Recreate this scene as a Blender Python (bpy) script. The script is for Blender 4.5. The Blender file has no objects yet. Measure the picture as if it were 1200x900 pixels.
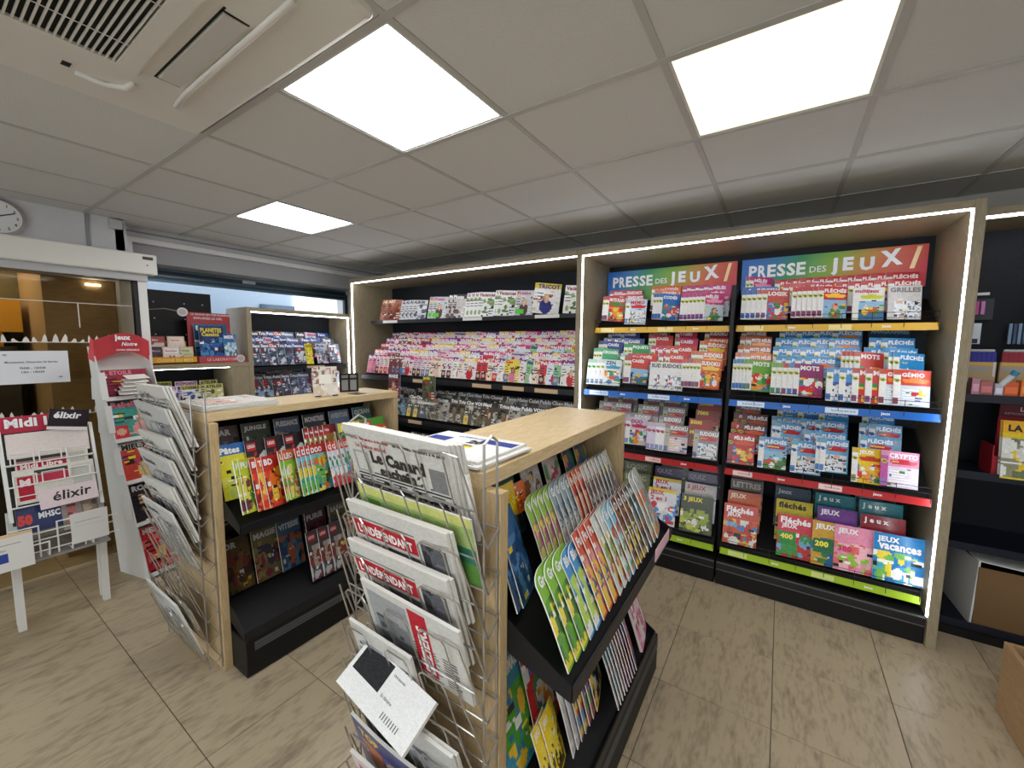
import bpy, bmesh, math, random
import numpy as np
from mathutils import Matrix, Vector, Euler

S = bpy.context.scene
COL = S.collection
RNG = random.Random(7)

# ------------------------------------------------------------------ camera, world, exposure
cam = bpy.data.cameras.new('camera')
cam_o = bpy.data.objects.new('camera', cam)
COL.objects.link(cam_o)
cam.sensor_fit = 'HORIZONTAL'
cam.sensor_width = 36.0
cam.lens = 477.63 / 1200.0 * 36.0
cam.clip_start = 0.02
YAW, PITCH, ROLL = 0.582909, 0.0983662, 0.0076970
fw = Vector((-math.sin(YAW) * math.cos(PITCH), math.cos(YAW) * math.cos(PITCH), -math.sin(PITCH)))
rt = Vector((math.cos(YAW), math.sin(YAW), 0))
up = rt.cross(fw)
rt, up = rt * math.cos(ROLL) + up * math.sin(ROLL), up * math.cos(ROLL) - rt * math.sin(ROLL)
M = Matrix.Identity(4)
for i in range(3):
    M[i][0], M[i][1], M[i][2] = rt[i], up[i], -fw[i]
M[0][3], M[1][3], M[2][3] = 0.0, 0.0, 1.6
cam_o.matrix_world = M
S.camera = cam_o

S.view_settings.view_transform = 'Standard'
S.view_settings.look = 'None'
S.view_settings.gamma = 1.0
S.view_settings.use_curve_mapping = False
S.view_settings.exposure = 0.30

world = bpy.data.worlds.new('daylight')
S.world = world
world.use_nodes = True
bg = world.node_tree.nodes['Background']
bg.inputs[0].default_value = (0.88, 0.94, 1.0, 1)
bg.inputs[1].default_value = 2.8
PANEL_W = 11.5      # emission of the ceiling panels
LED_W = 17.0        # emission of the shelf light strips

# ------------------------------------------------------------------ helpers
def lin(c):
    out = []
    for v in c[:3]:
        v = v / 255.0
        out.append(v / 12.92 if v <= 0.04045 else ((v + 0.055) / 1.055) ** 2.4)
    return tuple(out)

MATS = {}
def mat(name, c=(200, 200, 200), rough=0.5, metal=0.0, emit=0.0, alpha=1.0, trans=0.0, spec=0.5, coat=0.0, noise=0.0, nscale=40.0, bump=0.0):
    if name in MATS:
        return MATS[name]
    m = bpy.data.materials.new(name)
    m.use_nodes = True
    nt = m.node_tree
    b = nt.nodes['Principled BSDF']
    l = lin(c)
    b.inputs['Base Color'].default_value = (*l, 1)
    b.inputs['Roughness'].default_value = rough
    b.inputs['Metallic'].default_value = metal
    b.inputs['Specular IOR Level'].default_value = spec
    b.inputs['Coat Weight'].default_value = coat
    if emit:
        b.inputs['Emission Color'].default_value = (*l, 1)
        b.inputs['Emission Strength'].default_value = emit
    if trans:
        b.inputs['Transmission Weight'].default_value = trans
    if noise or bump:
        tc = nt.nodes.new('ShaderNodeTexCoord')
        n = nt.nodes.new('ShaderNodeTexNoise')
        n.inputs['Scale'].default_value = nscale
        n.inputs['Detail'].default_value = 4
        nt.links.new(tc.outputs['Object'], n.inputs['Vector'])
        if noise:
            mx = nt.nodes.new('ShaderNodeMix'); mx.data_type = 'RGBA'
            mx.inputs[6].default_value = (*[v * (1 - noise) for v in l], 1)
            mx.inputs[7].default_value = (*[min(1, v * (1 + noise)) for v in l], 1)
            nt.links.new(n.outputs['Fac'], mx.inputs[0])
            nt.links.new(mx.outputs[2], b.inputs['Base Color'])
        if bump:
            bp = nt.nodes.new('ShaderNodeBump'); bp.inputs['Strength'].default_value = bump
            bp.inputs['Distance'].default_value = 0.01
            nt.links.new(n.outputs['Fac'], bp.inputs['Height'])
            nt.links.new(bp.outputs[0], b.inputs['Normal'])
    MATS[name] = m
    return m

def wood(name, c1, c2, grain, rough=0.45, fine=1.0, per_object=False, streak=14.0):
    """grain: scale vector; small along the grain"""
    if name in MATS:
        return MATS[name]
    m = bpy.data.materials.new(name); m.use_nodes = True
    nt = m.node_tree; N = nt.nodes; L = nt.links
    b = N['Principled BSDF']
    tc = N.new('ShaderNodeTexCoord'); mp = N.new('ShaderNodeMapping')
    mp.inputs['Scale'].default_value = grain
    L.new(tc.outputs['Object'], mp.inputs['Vector'])
    if per_object:
        oi = N.new('ShaderNodeObjectInfo')
        ml = N.new('ShaderNodeMath'); ml.operation = 'MULTIPLY'; ml.inputs[1].default_value = 53.0
        L.new(oi.outputs['Random'], ml.inputs[0])
        cb = N.new('ShaderNodeCombineXYZ')
        for k in range(3):
            L.new(ml.outputs[0], cb.inputs[k])
        L.new(cb.outputs[0], mp.inputs['Location'])
    n1 = N.new('ShaderNodeTexNoise'); n1.inputs['Scale'].default_value = streak; n1.inputs['Detail'].default_value = 6; n1.inputs['Roughness'].default_value = 0.65
    n1.inputs['Distortion'].default_value = 0.6
    n2 = N.new('ShaderNodeTexNoise'); n2.inputs['Scale'].default_value = streak * 4.5; n2.inputs['Detail'].default_value = 3
    L.new(mp.outputs[0], n1.inputs['Vector']); L.new(mp.outputs[0], n2.inputs['Vector'])
    ad = N.new('ShaderNodeMath'); ad.operation = 'MULTIPLY_ADD'; ad.inputs[1].default_value = 0.35 * fine
    L.new(n2.outputs['Fac'], ad.inputs[0]); L.new(n1.outputs['Fac'], ad.inputs[2])
    rp = N.new('ShaderNodeValToRGB')
    rp.color_ramp.elements[0].position = 0.42; rp.color_ramp.elements[0].color = (*lin(c1), 1)
    rp.color_ramp.elements[1].position = 0.86; rp.color_ramp.elements[1].color = (*lin(c2), 1)
    L.new(ad.outputs[0], rp.inputs[0])
    L.new(rp.outputs[0], b.inputs['Base Color'])
    bp = N.new('ShaderNodeBump'); bp.inputs['Strength'].default_value = 0.12; bp.inputs['Distance'].default_value = 0.004
    L.new(ad.outputs[0], bp.inputs['Height']); L.new(bp.outputs[0], b.inputs['Normal'])
    b.inputs['Roughness'].default_value = rough
    MATS[name] = m
    return m

def attr_mat(name, rough=0.35, spec=0.45, coat=0.0):
    if name in MATS:
        return MATS[name]
    m = bpy.data.materials.new(name); m.use_nodes = True
    nt = m.node_tree
    a = nt.nodes.new('ShaderNodeAttribute'); a.attribute_name = 'print'
    b = nt.nodes['Principled BSDF']
    nt.links.new(a.outputs['Color'], b.inputs['Base Color'])
    b.inputs['Roughness'].default_value = rough
    b.inputs['Specular IOR Level'].default_value = spec
    b.inputs['Coat Weight'].default_value = coat
    b.inputs['Coat Roughness'].default_value = 0.15
    MATS[name] = m
    return m

GLOSS = attr_mat('printed_gloss_paper', 0.32, 0.4, 0.25)
MATT = attr_mat('printed_newsprint', 0.8, 0.2)

def link(o):
    COL.objects.link(o); return o

def props(o, label=None, cat=None, group=None, kind=None):
    if label: o['label'] = label
    if cat: o['category'] = cat
    if group: o['group'] = group
    if kind: o['kind'] = kind
    return o

def thing(name, label, cat, loc=(0, 0, 0), rz=0.0, group=None, mtx=None):
    o = link(bpy.data.objects.new(name, None))
    o.empty_display_size = 0.05
    if mtx is not None:
        o.matrix_world = mtx
    else:
        o.location = loc; o.rotation_euler = (0, 0, rz)
    return props(o, label, cat, group)

def world_child(o, parent):
    """o's mesh holds world coordinates: cancel the parent's placement"""
    o.parent = parent
    o.matrix_parent_inverse = parent.matrix_basis.inverted() if parent.parent is None else (parent.parent.matrix_basis @ parent.matrix_parent_inverse @ parent.matrix_basis).inverted()
    return o

def obj(name, bm, m, parent=None, local=False, smooth=False, label=None):
    me = bpy.data.meshes.new(name)
    bmesh.ops.recalc_face_normals(bm, faces=bm.faces)
    bm.to_mesh(me); bm.free()
    if m: me.materials.append(m)
    if smooth:
        for p in me.polygons: p.use_smooth = True
    o = link(bpy.data.objects.new(name, me))
    if parent is not None:
        if local: o.parent = parent
        else: world_child(o, parent)
    if label: o['label'] = label
    return o

def B(): return bmesh.new()

def box(bm, x0, x1, y0, y1, z0, z1):
    v = [bm.verts.new(p) for p in ((x0, y0, z0), (x1, y0, z0), (x1, y1, z0), (x0, y1, z0), (x0, y0, z1), (x1, y0, z1), (x1, y1, z1), (x0, y1, z1))]
    for f in ((3, 2, 1, 0), (4, 5, 6, 7), (0, 1, 5, 4), (1, 2, 6, 5), (2, 3, 7, 6), (3, 0, 4, 7)):
        bm.faces.new([v[i] for i in f])
    return bm

def bbox(x0, x1, y0, y1, z0, z1, bev=0.0, seg=2):
    bm = box(B(), x0, x1, y0, y1, z0, z1)
    if bev:
        bmesh.ops.bevel(bm, geom=bm.edges[:], offset=bev, segments=seg, affect='EDGES', profile=0.5)
    return bm

def prism(bm, pts, off):
    """polygon pts (3D list) extruded by vector off"""
    a = [bm.verts.new(p) for p in pts]
    c = [bm.verts.new(Vector(p) + Vector(off)) for p in pts]
    bm.faces.new(a); bm.faces.new(c[::-1])
    n = len(pts)
    for i in range(n):
        bm.faces.new((a[i], c[i], c[(i + 1) % n], a[(i + 1) % n]))
    return bm

def tube(bm, pts, r=0.0025, n=5, closed=False):
    P = [Vector(p) for p in pts]
    rings = []
    m = len(P)
    for i in range(m):
        a = P[i - 1] if (i > 0 or closed) else None
        c = P[(i + 1) % m] if (i < m - 1 or closed) else None
        d1 = (P[i] - a).normalized() if a is not None else None
        d2 = (c - P[i]).normalized() if c is not None else None
        d = (d1 + d2) if (d1 is not None and d2 is not None) else (d1 if d1 is not None else d2)
        if d.length < 1e-6: d = d1
        d.normalize()
        ref = Vector((0, 0, 1)) if abs(d.z) < 0.9 else Vector((1, 0, 0))
        if rings and abs(d.dot(lastx)) < 0.95:
            x = (lastx - d * d.dot(lastx)).normalized()
        else:
            x = d.cross(ref).normalized()
        lastx = x
        y = d.cross(x)
        k = 1.0
        if d1 is not None and d2 is not None:
            k = 1.0 / max(0.5, math.cos(d1.angle(d2, 0) / 2))
        rings.append([bm.verts.new(P[i] + (x * math.cos(2 * math.pi * j / n) + y * math.sin(2 * math.pi * j / n)) * r * min(k, 1.4)) for j in range(n)])
    for i in range(m - 1 if not closed else m):
        A, C = rings[i], rings[(i + 1) % m]
        for j in range(n):
            bm.faces.new((A[j], A[(j + 1) % n], C[(j + 1) % n], C[j]))
    if not closed:
        bm.faces.new(rings[0][::-1]); bm.faces.new(rings[-1])
    return bm

def disc(bm, c, nrm, r, t, n=24, ry=None):
    c = Vector(c); nrm = Vector(nrm).normalized()
    x = nrm.orthogonal().normalized() if abs(nrm.z) > 0.9 else nrm.cross(Vector((0, 0, 1))).normalized()
    y = nrm.cross(x)
    ry = ry or r
    pts = [c + x * r * math.cos(2 * math.pi * i / n) + y * ry * math.sin(2 * math.pi * i / n) for i in range(n)]
    return prism(bm, pts, nrm * t)

# ------------------------------------------------------------------ lettering: flat text meshes with a colour attribute
_TXT = {}
def glyphs(word, bold=0.025, shear=0.0):
    key = (word, bold, shear)
    if key in _TXT: return _TXT[key]
    cu = bpy.data.curves.new('text', 'FONT')
    cu.body = word; cu.resolution_u = 2; cu.offset = bold; cu.shear = shear; cu.space_character = 1.02 + bold
    o = bpy.data.objects.new('text', cu)
    COL.objects.link(o)
    dg = bpy.context.evaluated_depsgraph_get()
    me = bpy.data.meshes.new_from_object(o.evaluated_get(dg))
    V = np.array([v.co[:2] for v in me.vertices]) if len(me.vertices) else np.zeros((0, 2))
    Fc = [tuple(p.vertices) for p in me.polygons]
    bpy.data.objects.remove(o); bpy.data.curves.remove(cu); bpy.data.meshes.remove(me)
    if len(V):
        V = V - V.min(0)
        h = V[:, 1].max()
        V = V / h
    _TXT[key] = (V, Fc)
    return _TXT[key]

def set_print(me, face_cols):
    a = me.color_attributes.new('print', 'FLOAT_COLOR', 'CORNER')
    arr = np.ones((len(me.loops), 4), dtype=np.float32)
    i = 0
    tot = np.array([p.loop_total for p in me.polygons])
    arr[:, :3] = np.repeat(np.array(face_cols, dtype=np.float32), tot, axis=0)
    a.data.foreach_set('color', arr.ravel())

def lettering_mesh(items, name='lettering'):
    """items: (word, x, z, height, rgb, maxwidth, align, bold, shear, rot) in the x-z plane facing -y"""
    VV, FF, CC = [], [], []
    for it in items:
        word, x, z, h, c = it[:5]
        mw = it[5] if len(it) > 5 else None
        al = it[6] if len(it) > 6 else 'l'
        bold = it[7] if len(it) > 7 else 0.025
        sh = it[8] if len(it) > 8 else 0.0
        rot = it[9] if len(it) > 9 else 0.0
        V, Fc = glyphs(word, bold, sh)
        if not len(V): continue
        W = V[:, 0].max()
        sx = h
        if mw and W * h > mw: sx = mw / W
        P = np.stack([V[:, 0] * sx, V[:, 1] * h], 1)
        if al == 'c': P[:, 0] -= W * sx / 2
        if al == 'r': P[:, 0] -= W * sx
        if rot:
            cr, sr = math.cos(rot), math.sin(rot)
            P = np.stack([P[:, 0] * cr - P[:, 1] * sr, P[:, 0] * sr + P[:, 1] * cr], 1)
        o = len(VV)
        VV += [(p[0] + x, 0.0, p[1] + z) for p in P]
        FF += [tuple(i + o for i in f) for f in Fc]
        CC += [lin(c)] * len(Fc)
    me = bpy.data.meshes.new(name)
    me.from_pydata(VV, [], FF)
    set_print(me, CC)
    me.materials.append(GLOSS)
    return me

def lettering(items, parent, mtx, name='lettering'):
    o = link(bpy.data.objects.new(name, lettering_mesh(items, name)))
    o.parent = parent
    pm = parent.matrix_basis if parent.parent is None else parent.parent.matrix_basis @ parent.matrix_parent_inverse @ parent.matrix_basis
    o.matrix_parent_inverse = pm.inverted()
    o.matrix_basis = mtx
    return o

def facing(o, loc):
    """matrix: local x to the viewer's right, z up, -y towards direction o"""
    o = Vector(o).normalized(); zz = Vector((0, 0, 1))
    y = -o; x = y.cross(zz).normalized(); z = x.cross(y)
    m = Matrix.Identity(4)
    for i in range(3):
        m[i][0], m[i][1], m[i][2], m[i][3] = x[i], y[i], z[i], loc[i]
    return m

# ------------------------------------------------------------------ printed covers
WHITE, BLACK = (240, 240, 238), (22, 22, 26)
class Art:
    def __init__(s, nx, ny, c):
        s.nx, s.ny = nx, ny
        s.a = np.zeros((ny, nx, 3)); s.a[:] = c
        s.U, s.V = np.meshgrid((np.arange(nx) + 0.5) / nx, (np.arange(ny) + 0.5) / ny)
    def r(s, u0, u1, v0, v1, c):
        s.a[(s.U >= u0) & (s.U < u1) & (s.V >= v0) & (s.V < v1)] = c; return s
    def e(s, u, v, ru, rv, c):
        s.a[((s.U - u) / ru) ** 2 + ((s.V - v) / rv) ** 2 < 1] = c; return s
    def blobs(s, rng, n, cols, u0=0, u1=1, v0=0, v1=1, size=0.16):
        for _ in range(n):
            u, v = rng.uniform(u0, u1), rng.uniform(v0, v1)
            ru, rv = size * rng.uniform(.4, 1.2), size * rng.uniform(.3, 1.0)
            c = rng.choice(cols)
            m = (((s.U - u) / ru) ** 2 + ((s.V - v) / rv) ** 2 < 1) & (s.U >= u0) & (s.U <= u1) & (s.V >= v0) & (s.V <= v1)
            s.a[m] = c
        return s
    def lines(s, rng, u0, u1, v0, v1, c, step=2):
        for j in range(s.ny):
            v = (j + .5) / s.ny
            if v0 <= v < v1 and j % step == 0:
                e = u0 + (u1 - u0) * rng.uniform(.6, 1)
                s.a[j][(s.U[0] >= u0) & (s.U[0] < e)] = c
        return s
    def person(s, rng, u, v, k, top):
        hair = rng.choice([(60, 40, 28), (120, 84, 50), (30, 24, 22), (190, 150, 96), (110, 50, 30)])
        skin = rng.choice([(222, 176, 148), (232, 190, 164), (190, 140, 110)])
        s.e(u, v - .30 * k, .26 * k, .26 * k, top)
        s.e(u, v, .135 * k, .15 * k, hair); s.e(u + .01, v - .015 * k, .085 * k, .105 * k, skin)
        s.r(u - .04 * k, u + .04 * k, v - .16 * k, v - .1 * k, skin)
        return s
    def detail(s, rng, n, u0=0, u1=1, v0=0, v1=.75, cols=None):
        cols = cols or [(20, 20, 24), (246, 246, 244), (206, 40, 50), (40, 90, 170), (240, 210, 60), (226, 180, 150), (60, 130, 80)]
        for _ in range(n):
            u, v = rng.uniform(u0, u1), rng.uniform(v0, v1)
            w, h = rng.uniform(.05, .2), rng.uniform(.025, .09)
            s.r(max(u0, u - w / 2), min(u1, u + w / 2), max(v0, v - h / 2), min(v1, v + h / 2), rng.choice(cols))
        return s
    def jitter(s, rng, a):
        s.a = np.clip(s.a + np.array([[[rng.uniform(-a, a)] * 3 for _ in range(s.nx)] for _ in range(s.ny)]), 0, 255); return s

class Design:
    pass

def cover(kind, art, w, h, t, items, desc, cat, matt=False, bow=0.0, curl=0.0, back=(214, 212, 206), spine=None, floppy=0.0, rounded=0.0):
    """one magazine or newspaper: closed body (front carries the printed grid) and its lettering"""
    nx, ny = art.nx, art.ny
    V, F, C = [], [], []
    def fy(u, v):
        y = bow * math.sin(math.pi * u) * -1
        y += curl * max(0.0, v - 0.35) ** 2
        y -= floppy * max(0.0, v - .5) ** 2 * (u - .2)
        return y
    for side in (0, 1):
        for j in range(ny + 1):
            for i in range(nx + 1):
                u, v = i / nx, j / ny
                q = max(0.0, (abs(u - .5) - (.5 - .34)) / .34)
                zz = v * h - rounded * h * (v ** 3) * (1 - math.sqrt(max(0.0, 1 - q * q)))
                V.append(((u - .5) * w, fy(u, v) + side * t, zz))
    K = (nx + 1) * (ny + 1)
    ix = lambda i, j, s=0: s * K + j * (nx + 1) + i
    A = art.a / 255.0
    A = np.where(A <= 0.04045, A / 12.92, ((A + 0.055) / 1.055) ** 2.4)
    for j in range(ny):
        for i in range(nx):
            F.append((ix(i, j), ix(i + 1, j), ix(i + 1, j + 1), ix(i, j + 1))); C.append(A[j, i])
    bk, pg = lin(back), lin((226, 224, 216))
    sp = lin(spine) if spine else pg
    # back as strips following the bend
    for j in range(ny):
        for i in range(nx):
            F.append((ix(i, j, 1), ix(i, j + 1, 1), ix(i + 1, j + 1, 1), ix(i + 1, j, 1))); C.append(bk)
    for j in range(ny):
        F.append((ix(0, j), ix(0, j + 1), ix(0, j + 1, 1), ix(0, j, 1))); C.append(sp)
        F.append((ix(nx, j), ix(nx, j, 1), ix(nx, j + 1, 1), ix(nx, j + 1))); C.append(pg)
    for i in range(nx):
        F.append((ix(i, 0), ix(i, 0, 1), ix(i + 1, 0, 1), ix(i + 1, 0))); C.append(pg)
        F.append((ix(i, ny), ix(i + 1, ny), ix(i + 1, ny, 1), ix(i, ny, 1))); C.append(pg)
    me = bpy.data.meshes.new(kind)
    me.from_pydata(V, [], F)
    set_print(me, C)
    me.materials.append(MATT if matt else GLOSS)
    D = Design()
    D.kind, D.mesh, D.w, D.h, D.t, D.desc, D.cat = kind, me, w, h, t, desc, cat
    D.text, D.bow = None, abs(bow)
    if items:
        tm = lettering_mesh([((it[0], (it[1] - .5) * w, it[2] * h, it[3] * h, it[4], (it[5] if len(it) > 5 else .9) * w) + tuple(it[6:])) for it in items], 'cover_lettering')
        for vtx in tm.vertices:
            u = min(1, max(0, vtx.co.x / w + .5)); v = min(1, max(0, vtx.co.z / h))
            vtx.co.y = fy(u, v) - 0.0008
        D.text = tm
    return D

ORD = ['zeroth', 'first', 'second', 'third', 'fourth', 'fifth', 'sixth', 'seventh', 'eighth', 'ninth', 'tenth', 'eleventh', 'twelfth']
def nth(k):
    if k < len(ORD): return ORD[k]
    return '%d%s' % (k, 'th' if 10 <= k % 100 <= 20 else {1: 'st', 2: 'nd', 3: 'rd'}.get(k % 10, 'th'))

def place(D, P0, uv, ov, u, d, z, lean, tile=0.0, roll=0.0, label=None, group=None, yaw=0.0):
    uv, ov = Vector(uv), Vector(ov)
    W = Matrix.Identity(4)
    for i in range(3):
        W[i][0], W[i][1], W[i][2] = uv[i], -ov[i], (0, 0, 1)[i]
    pos = Vector(P0) + uv * u - ov * d + Vector((0, 0, z))
    m = Matrix.Translation(pos) @ W @ Matrix.Rotation(yaw, 4, 'Z') @ Matrix.Rotation(-lean, 4, 'X') @ Matrix.Rotation(roll, 4, 'Y') @ Matrix.Rotation(tile, 4, 'Z')
    o = link(bpy.data.objects.new(D.kind, D.mesh))
    o.matrix_world = m
    props(o, label or D.desc, D.cat, group)
    if D.text:
        c = link(bpy.data.objects.new('cover_lettering', D.text)); c.parent = o; c['kind'] = 'stuff'
    return o

PLAIN = str.maketrans('ÉÈÊéèêôç', 'EEEeeeoc')
def fan(P0, uv, ov, slope, d, z, lean, tile, segs, rowname, where, group, jit=0.002):
    """segs: (u0, u1, designs, n): n copies spread from u0 to u1, each overlapping the one to its left like roof tiles"""
    k = 0
    for (u0, u1, ds, n) in segs:
        if not isinstance(ds, (list, tuple)): ds = [ds]
        w0 = ds[0].w
        st = max((u1 - w0 - u0) / (n - 1), .02) if n > 1 else 1.0
        tl = tile
        if n > 1 and st < w0:
            tl = max(tile, math.asin(min(.6, (max(D.t + D.bow for D in ds) + .0042) / st)))
        for q in range(n):
            D = ds[min(len(ds) - 1, q * len(ds) // n)]
            u = u0 + st * q * (1 if n > 1 else 0) + D.w / 2
            k += 1
            place(D, P0, uv, ov, u, d, z + RNG.uniform(0, jit) + (D.w * math.sin(tl) + .004) * slope + .003, lean, tl,
                  RNG.uniform(-.004, .004), ('%s, %s in %s, %s' % (D.desc, nth(k), rowname, where)).translate(PLAIN), group)

# ------------------------------------------------------------------ materials
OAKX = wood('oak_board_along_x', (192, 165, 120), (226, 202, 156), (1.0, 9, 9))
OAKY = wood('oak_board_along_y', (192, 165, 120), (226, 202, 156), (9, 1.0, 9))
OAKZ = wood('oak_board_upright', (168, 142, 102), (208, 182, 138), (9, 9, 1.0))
FRX = wood('grey_oak_along_x', (134, 122, 98), (166, 153, 126), (1.0, 8, 8))
FRY = wood('grey_oak_along_y', (134, 122, 98), (166, 153, 126), (8, 1.0, 8))
FRZ = wood('grey_oak_upright', (132, 120, 96), (164, 151, 124), (8, 8, 1.0))
GRAPH = mat('graphite_metal', (13, 13, 15), 0.5, 0.0, spec=.35)
NAVY = mat('dark_navy_panel', (8, 13, 22), 0.55, spec=.3)
ALU = mat('brushed_aluminium_strip', (120, 122, 124), 0.35, 0.8)
WIRE = mat('chromed_wire', (190, 188, 184), 0.28, 0.85)
WHITEM = mat('white_lacquered_metal', (232, 231, 226), 0.35)
WCARD = mat('white_cardboard', (226, 226, 222), 0.6)
LED = mat('led_strip_light', (244, 247, 255), 0.5, emit=LED_W)
LEDOFF = mat('led_diffuser', (235, 236, 236), 0.4)

# ------------------------------------------------------------------ room shell
TILE = wood('stone_look_floor_tile', (110, 98, 80), (176, 160, 132), (5.5, 1.5, 5), rough=0.36, per_object=True, fine=1.9, streak=2.6)
JOINT = mat('dark_floor_joint', (86, 78, 66), 0.8)
fl = obj('floor', bbox(-5.0, 2.7, -2.6, 3.75, -0.1, -0.004), JOINT); props(fl, kind='structure')
tile_me = None
FT = 0.4540
for i in range(-11, 6):
    for j in range(-4, 7):
        x0, y0 = 0.057 + FT * i, 0.545 + FT * j
        if x0 + FT > 2.6 or y0 > 3.6 or x0 < -4.98: continue
        if tile_me is None:
            g = 0.0016
            bm = bbox(g, FT - g, g, FT - g, -0.004, 0.0, 0.0012, 1)
            o = obj('tile', bm, TILE, fl, local=True); tile_me = o.data
        else:
            o = link(bpy.data.objects.new('tile', tile_me)); o.parent = fl
        o.location = (x0, y0, 0)

CT = mat('mineral_ceiling_tile', (216, 216, 213), 0.9, noise=.04, nscale=160, bump=0.25)
TBAR = mat('grey_ceiling_grid', (188, 187, 182), 0.5)
ce = obj('ceiling', bbox(-4.9, 2.7, -2.6, 3.75, 2.56, 2.66), mat('ceiling_void', (70, 70, 70), .9)); props(ce, kind='structure')
CX, CY = -0.974, 1.4267
LIGHTS = {(-1, -1): 0, (1, 0): 0, (-4, 0): 0, (1, -3): 0, (0, -5): 0, (3, -1): 0}
CASS = {(-2, -2), (-2, -3), (-2, -4)}
ct_me = None
for i in range(-6, 6):
    for j in range(-6, 4):
        if (i, j) in LIGHTS or (i, j) in CASS: continue
        x0, y0 = CX + .6 * i, CY + .6 * j
        if x0 < -4.85 + .0 and x0 + .6 < -4.2: continue
        if ct_me is None:
            o = obj('tile', bbox(.011, .589, .011, .589, 2.505, 2.52), CT, ce, local=True); ct_me = o.data
        else:
            o = link(bpy.data.objects.new('tile', ct_me)); o.parent = ce
        o.location = (x0, y0, 0)
for i in range(-6, 7):
    x = CX + .6 * i
    if x < -4.3: continue
    obj('grid_bar', bbox(x - .0115, x + .0115, -2.55, 3.7, 2.5015, 2.5125), TBAR, ce)
for j in range(-6, 4):
    y = CY + .6 * j
    obj('grid_bar', bbox(-4.3, 2.65, y - .0125, y + .0125, 2.5005, 2.513), TBAR, ce)

PWALL = mat('scuffed_grey_paint', (214, 214, 216), 0.8, noise=.12, nscale=7)
PW2 = mat('plain_light_wall', (196, 192, 184), 0.85)
def wall(name, *a, m=PW2):
    return props(obj(name, bbox(*a), m), kind='structure')
wall('wall_back', -5.0, 2.7, 3.62, 3.75, 0, 2.56)
wall('wall_right', 2.6, 2.7, -2.6, 3.62, 0, 2.56)
wall('wall_front', -5.0, 2.7, -2.6, -2.5, 0, .5)  # opening between these unseen pieces was added so daylight brightens the ceiling
wall('wall_front.001', -5.0, 2.7, -2.6, -2.5, 2.3, 2.56)
wall('wall_front.002', -5.0, -3.4, -2.6, -2.5, .5, 2.3)
wall('wall_front.003', 1.6, 2.7, -2.6, -2.5, .5, 2.3)
props(obj('street_ground.001', bbox(-9, 8, -14, -2.62, -.12, -.02), mat('pale_paving', (186, 184, 178), .9)), kind='structure')
wall('wall_left', -4.32, -4.2, -2.5, 1.03, 2.05, 2.56, m=PWALL)
wall('wall_left.001', -4.32, -4.2, -2.5, -1.2, 0, 2.05, m=PWALL)
wall('wall_left.002', -4.85, -4.70, 1.03, 3.62, 0, 1.5, m=PWALL)
wall('wall_left.003', -4.85, -4.66, 3.22, 3.62, 1.5, 2.56, m=PWALL)
props(obj('wall_left.004', bbox(-4.85, -4.2, .98, 1.045, 0, 2.56), PWALL), kind='structure')
# pilaster joint lines and cable on the scuffed wall
props(obj('trim_1', bbox(-4.2, -4.19, .825, .845, 2.25, 2.5), mat('grey_cable_duct', (150, 152, 156), .6)), kind='structure')

# window band above the wall shelves
WFR = mat('dark_steel_profile', (58, 66, 74), 0.4, 0.4)
GLASS = mat('window_glass', (255, 255, 255), 0.02, trans=1.0, spec=.5)
GLASS.node_tree.nodes['Principled BSDF'].inputs['IOR'].default_value = 1.05
win = props(obj('window_1', bbox(-4.70, -4.66, 1.05, 3.22, 2.13, 2.29), WFR), kind='structure')
obj('pane', bbox(-4.688, -4.682, 1.05, 3.22, 1.5, 2.18), GLASS, win)
obj('window_frame', bbox(-4.70, -4.655, 1.05, 3.22, 2.225, 2.245), mat('light_steel_profile', (110, 136, 150), .35, .5), win)
obj('window_frame', bbox(-4.70, -4.65, 1.05, 3.22, 2.128, 2.146), mat('teal_steel_profile', (74, 104, 118), .35, .5), win)
obj('window_frame', bbox(-4.70, -4.652, 1.05, 3.22, 2.172, 2.186), mat('teal_steel_profile'), win)
obj('window_frame', bbox(-4.70, -4.655, 3.2, 3.24, 1.5, 2.2), WFR, win)
obj('lock_plate', bbox(-4.66, -4.648, 2.03, 2.15, 2.195, 2.225), mat('pale_plate', (190, 196, 196), .4), win)
# roller shutter case under the ceiling
SHUT = mat('grey_shutter_case', (206, 207, 208), 0.5)
sh = props(obj('trim_2', bbox(-4.62, -4.37, 1.045, 3.62, 2.43, 2.505), SHUT), kind='structure')
obj('case_slat', bbox(-4.62, -4.35, 1.06, 3.62, 2.463, 2.472), mat('shutter_groove', (150, 152, 155), .6), sh)
obj('case_rail', bbox(-4.62, -4.355, 1.045, 3.62, 2.385, 2.425), mat('light_shutter_rail', (238, 238, 238), .4), sh)
obj('curtain_face', bbox(-4.66, -4.42, 1.045, 3.62, 2.245, 2.385), mat('shadow_grey_face', (176, 177, 180), .6), sh)
obj('case_end', bbox(-4.4, -4.34, 1.045, 1.11, 2.2, 2.42), mat('light_shutter_rail', (196, 198, 200), .4), sh)

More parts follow.
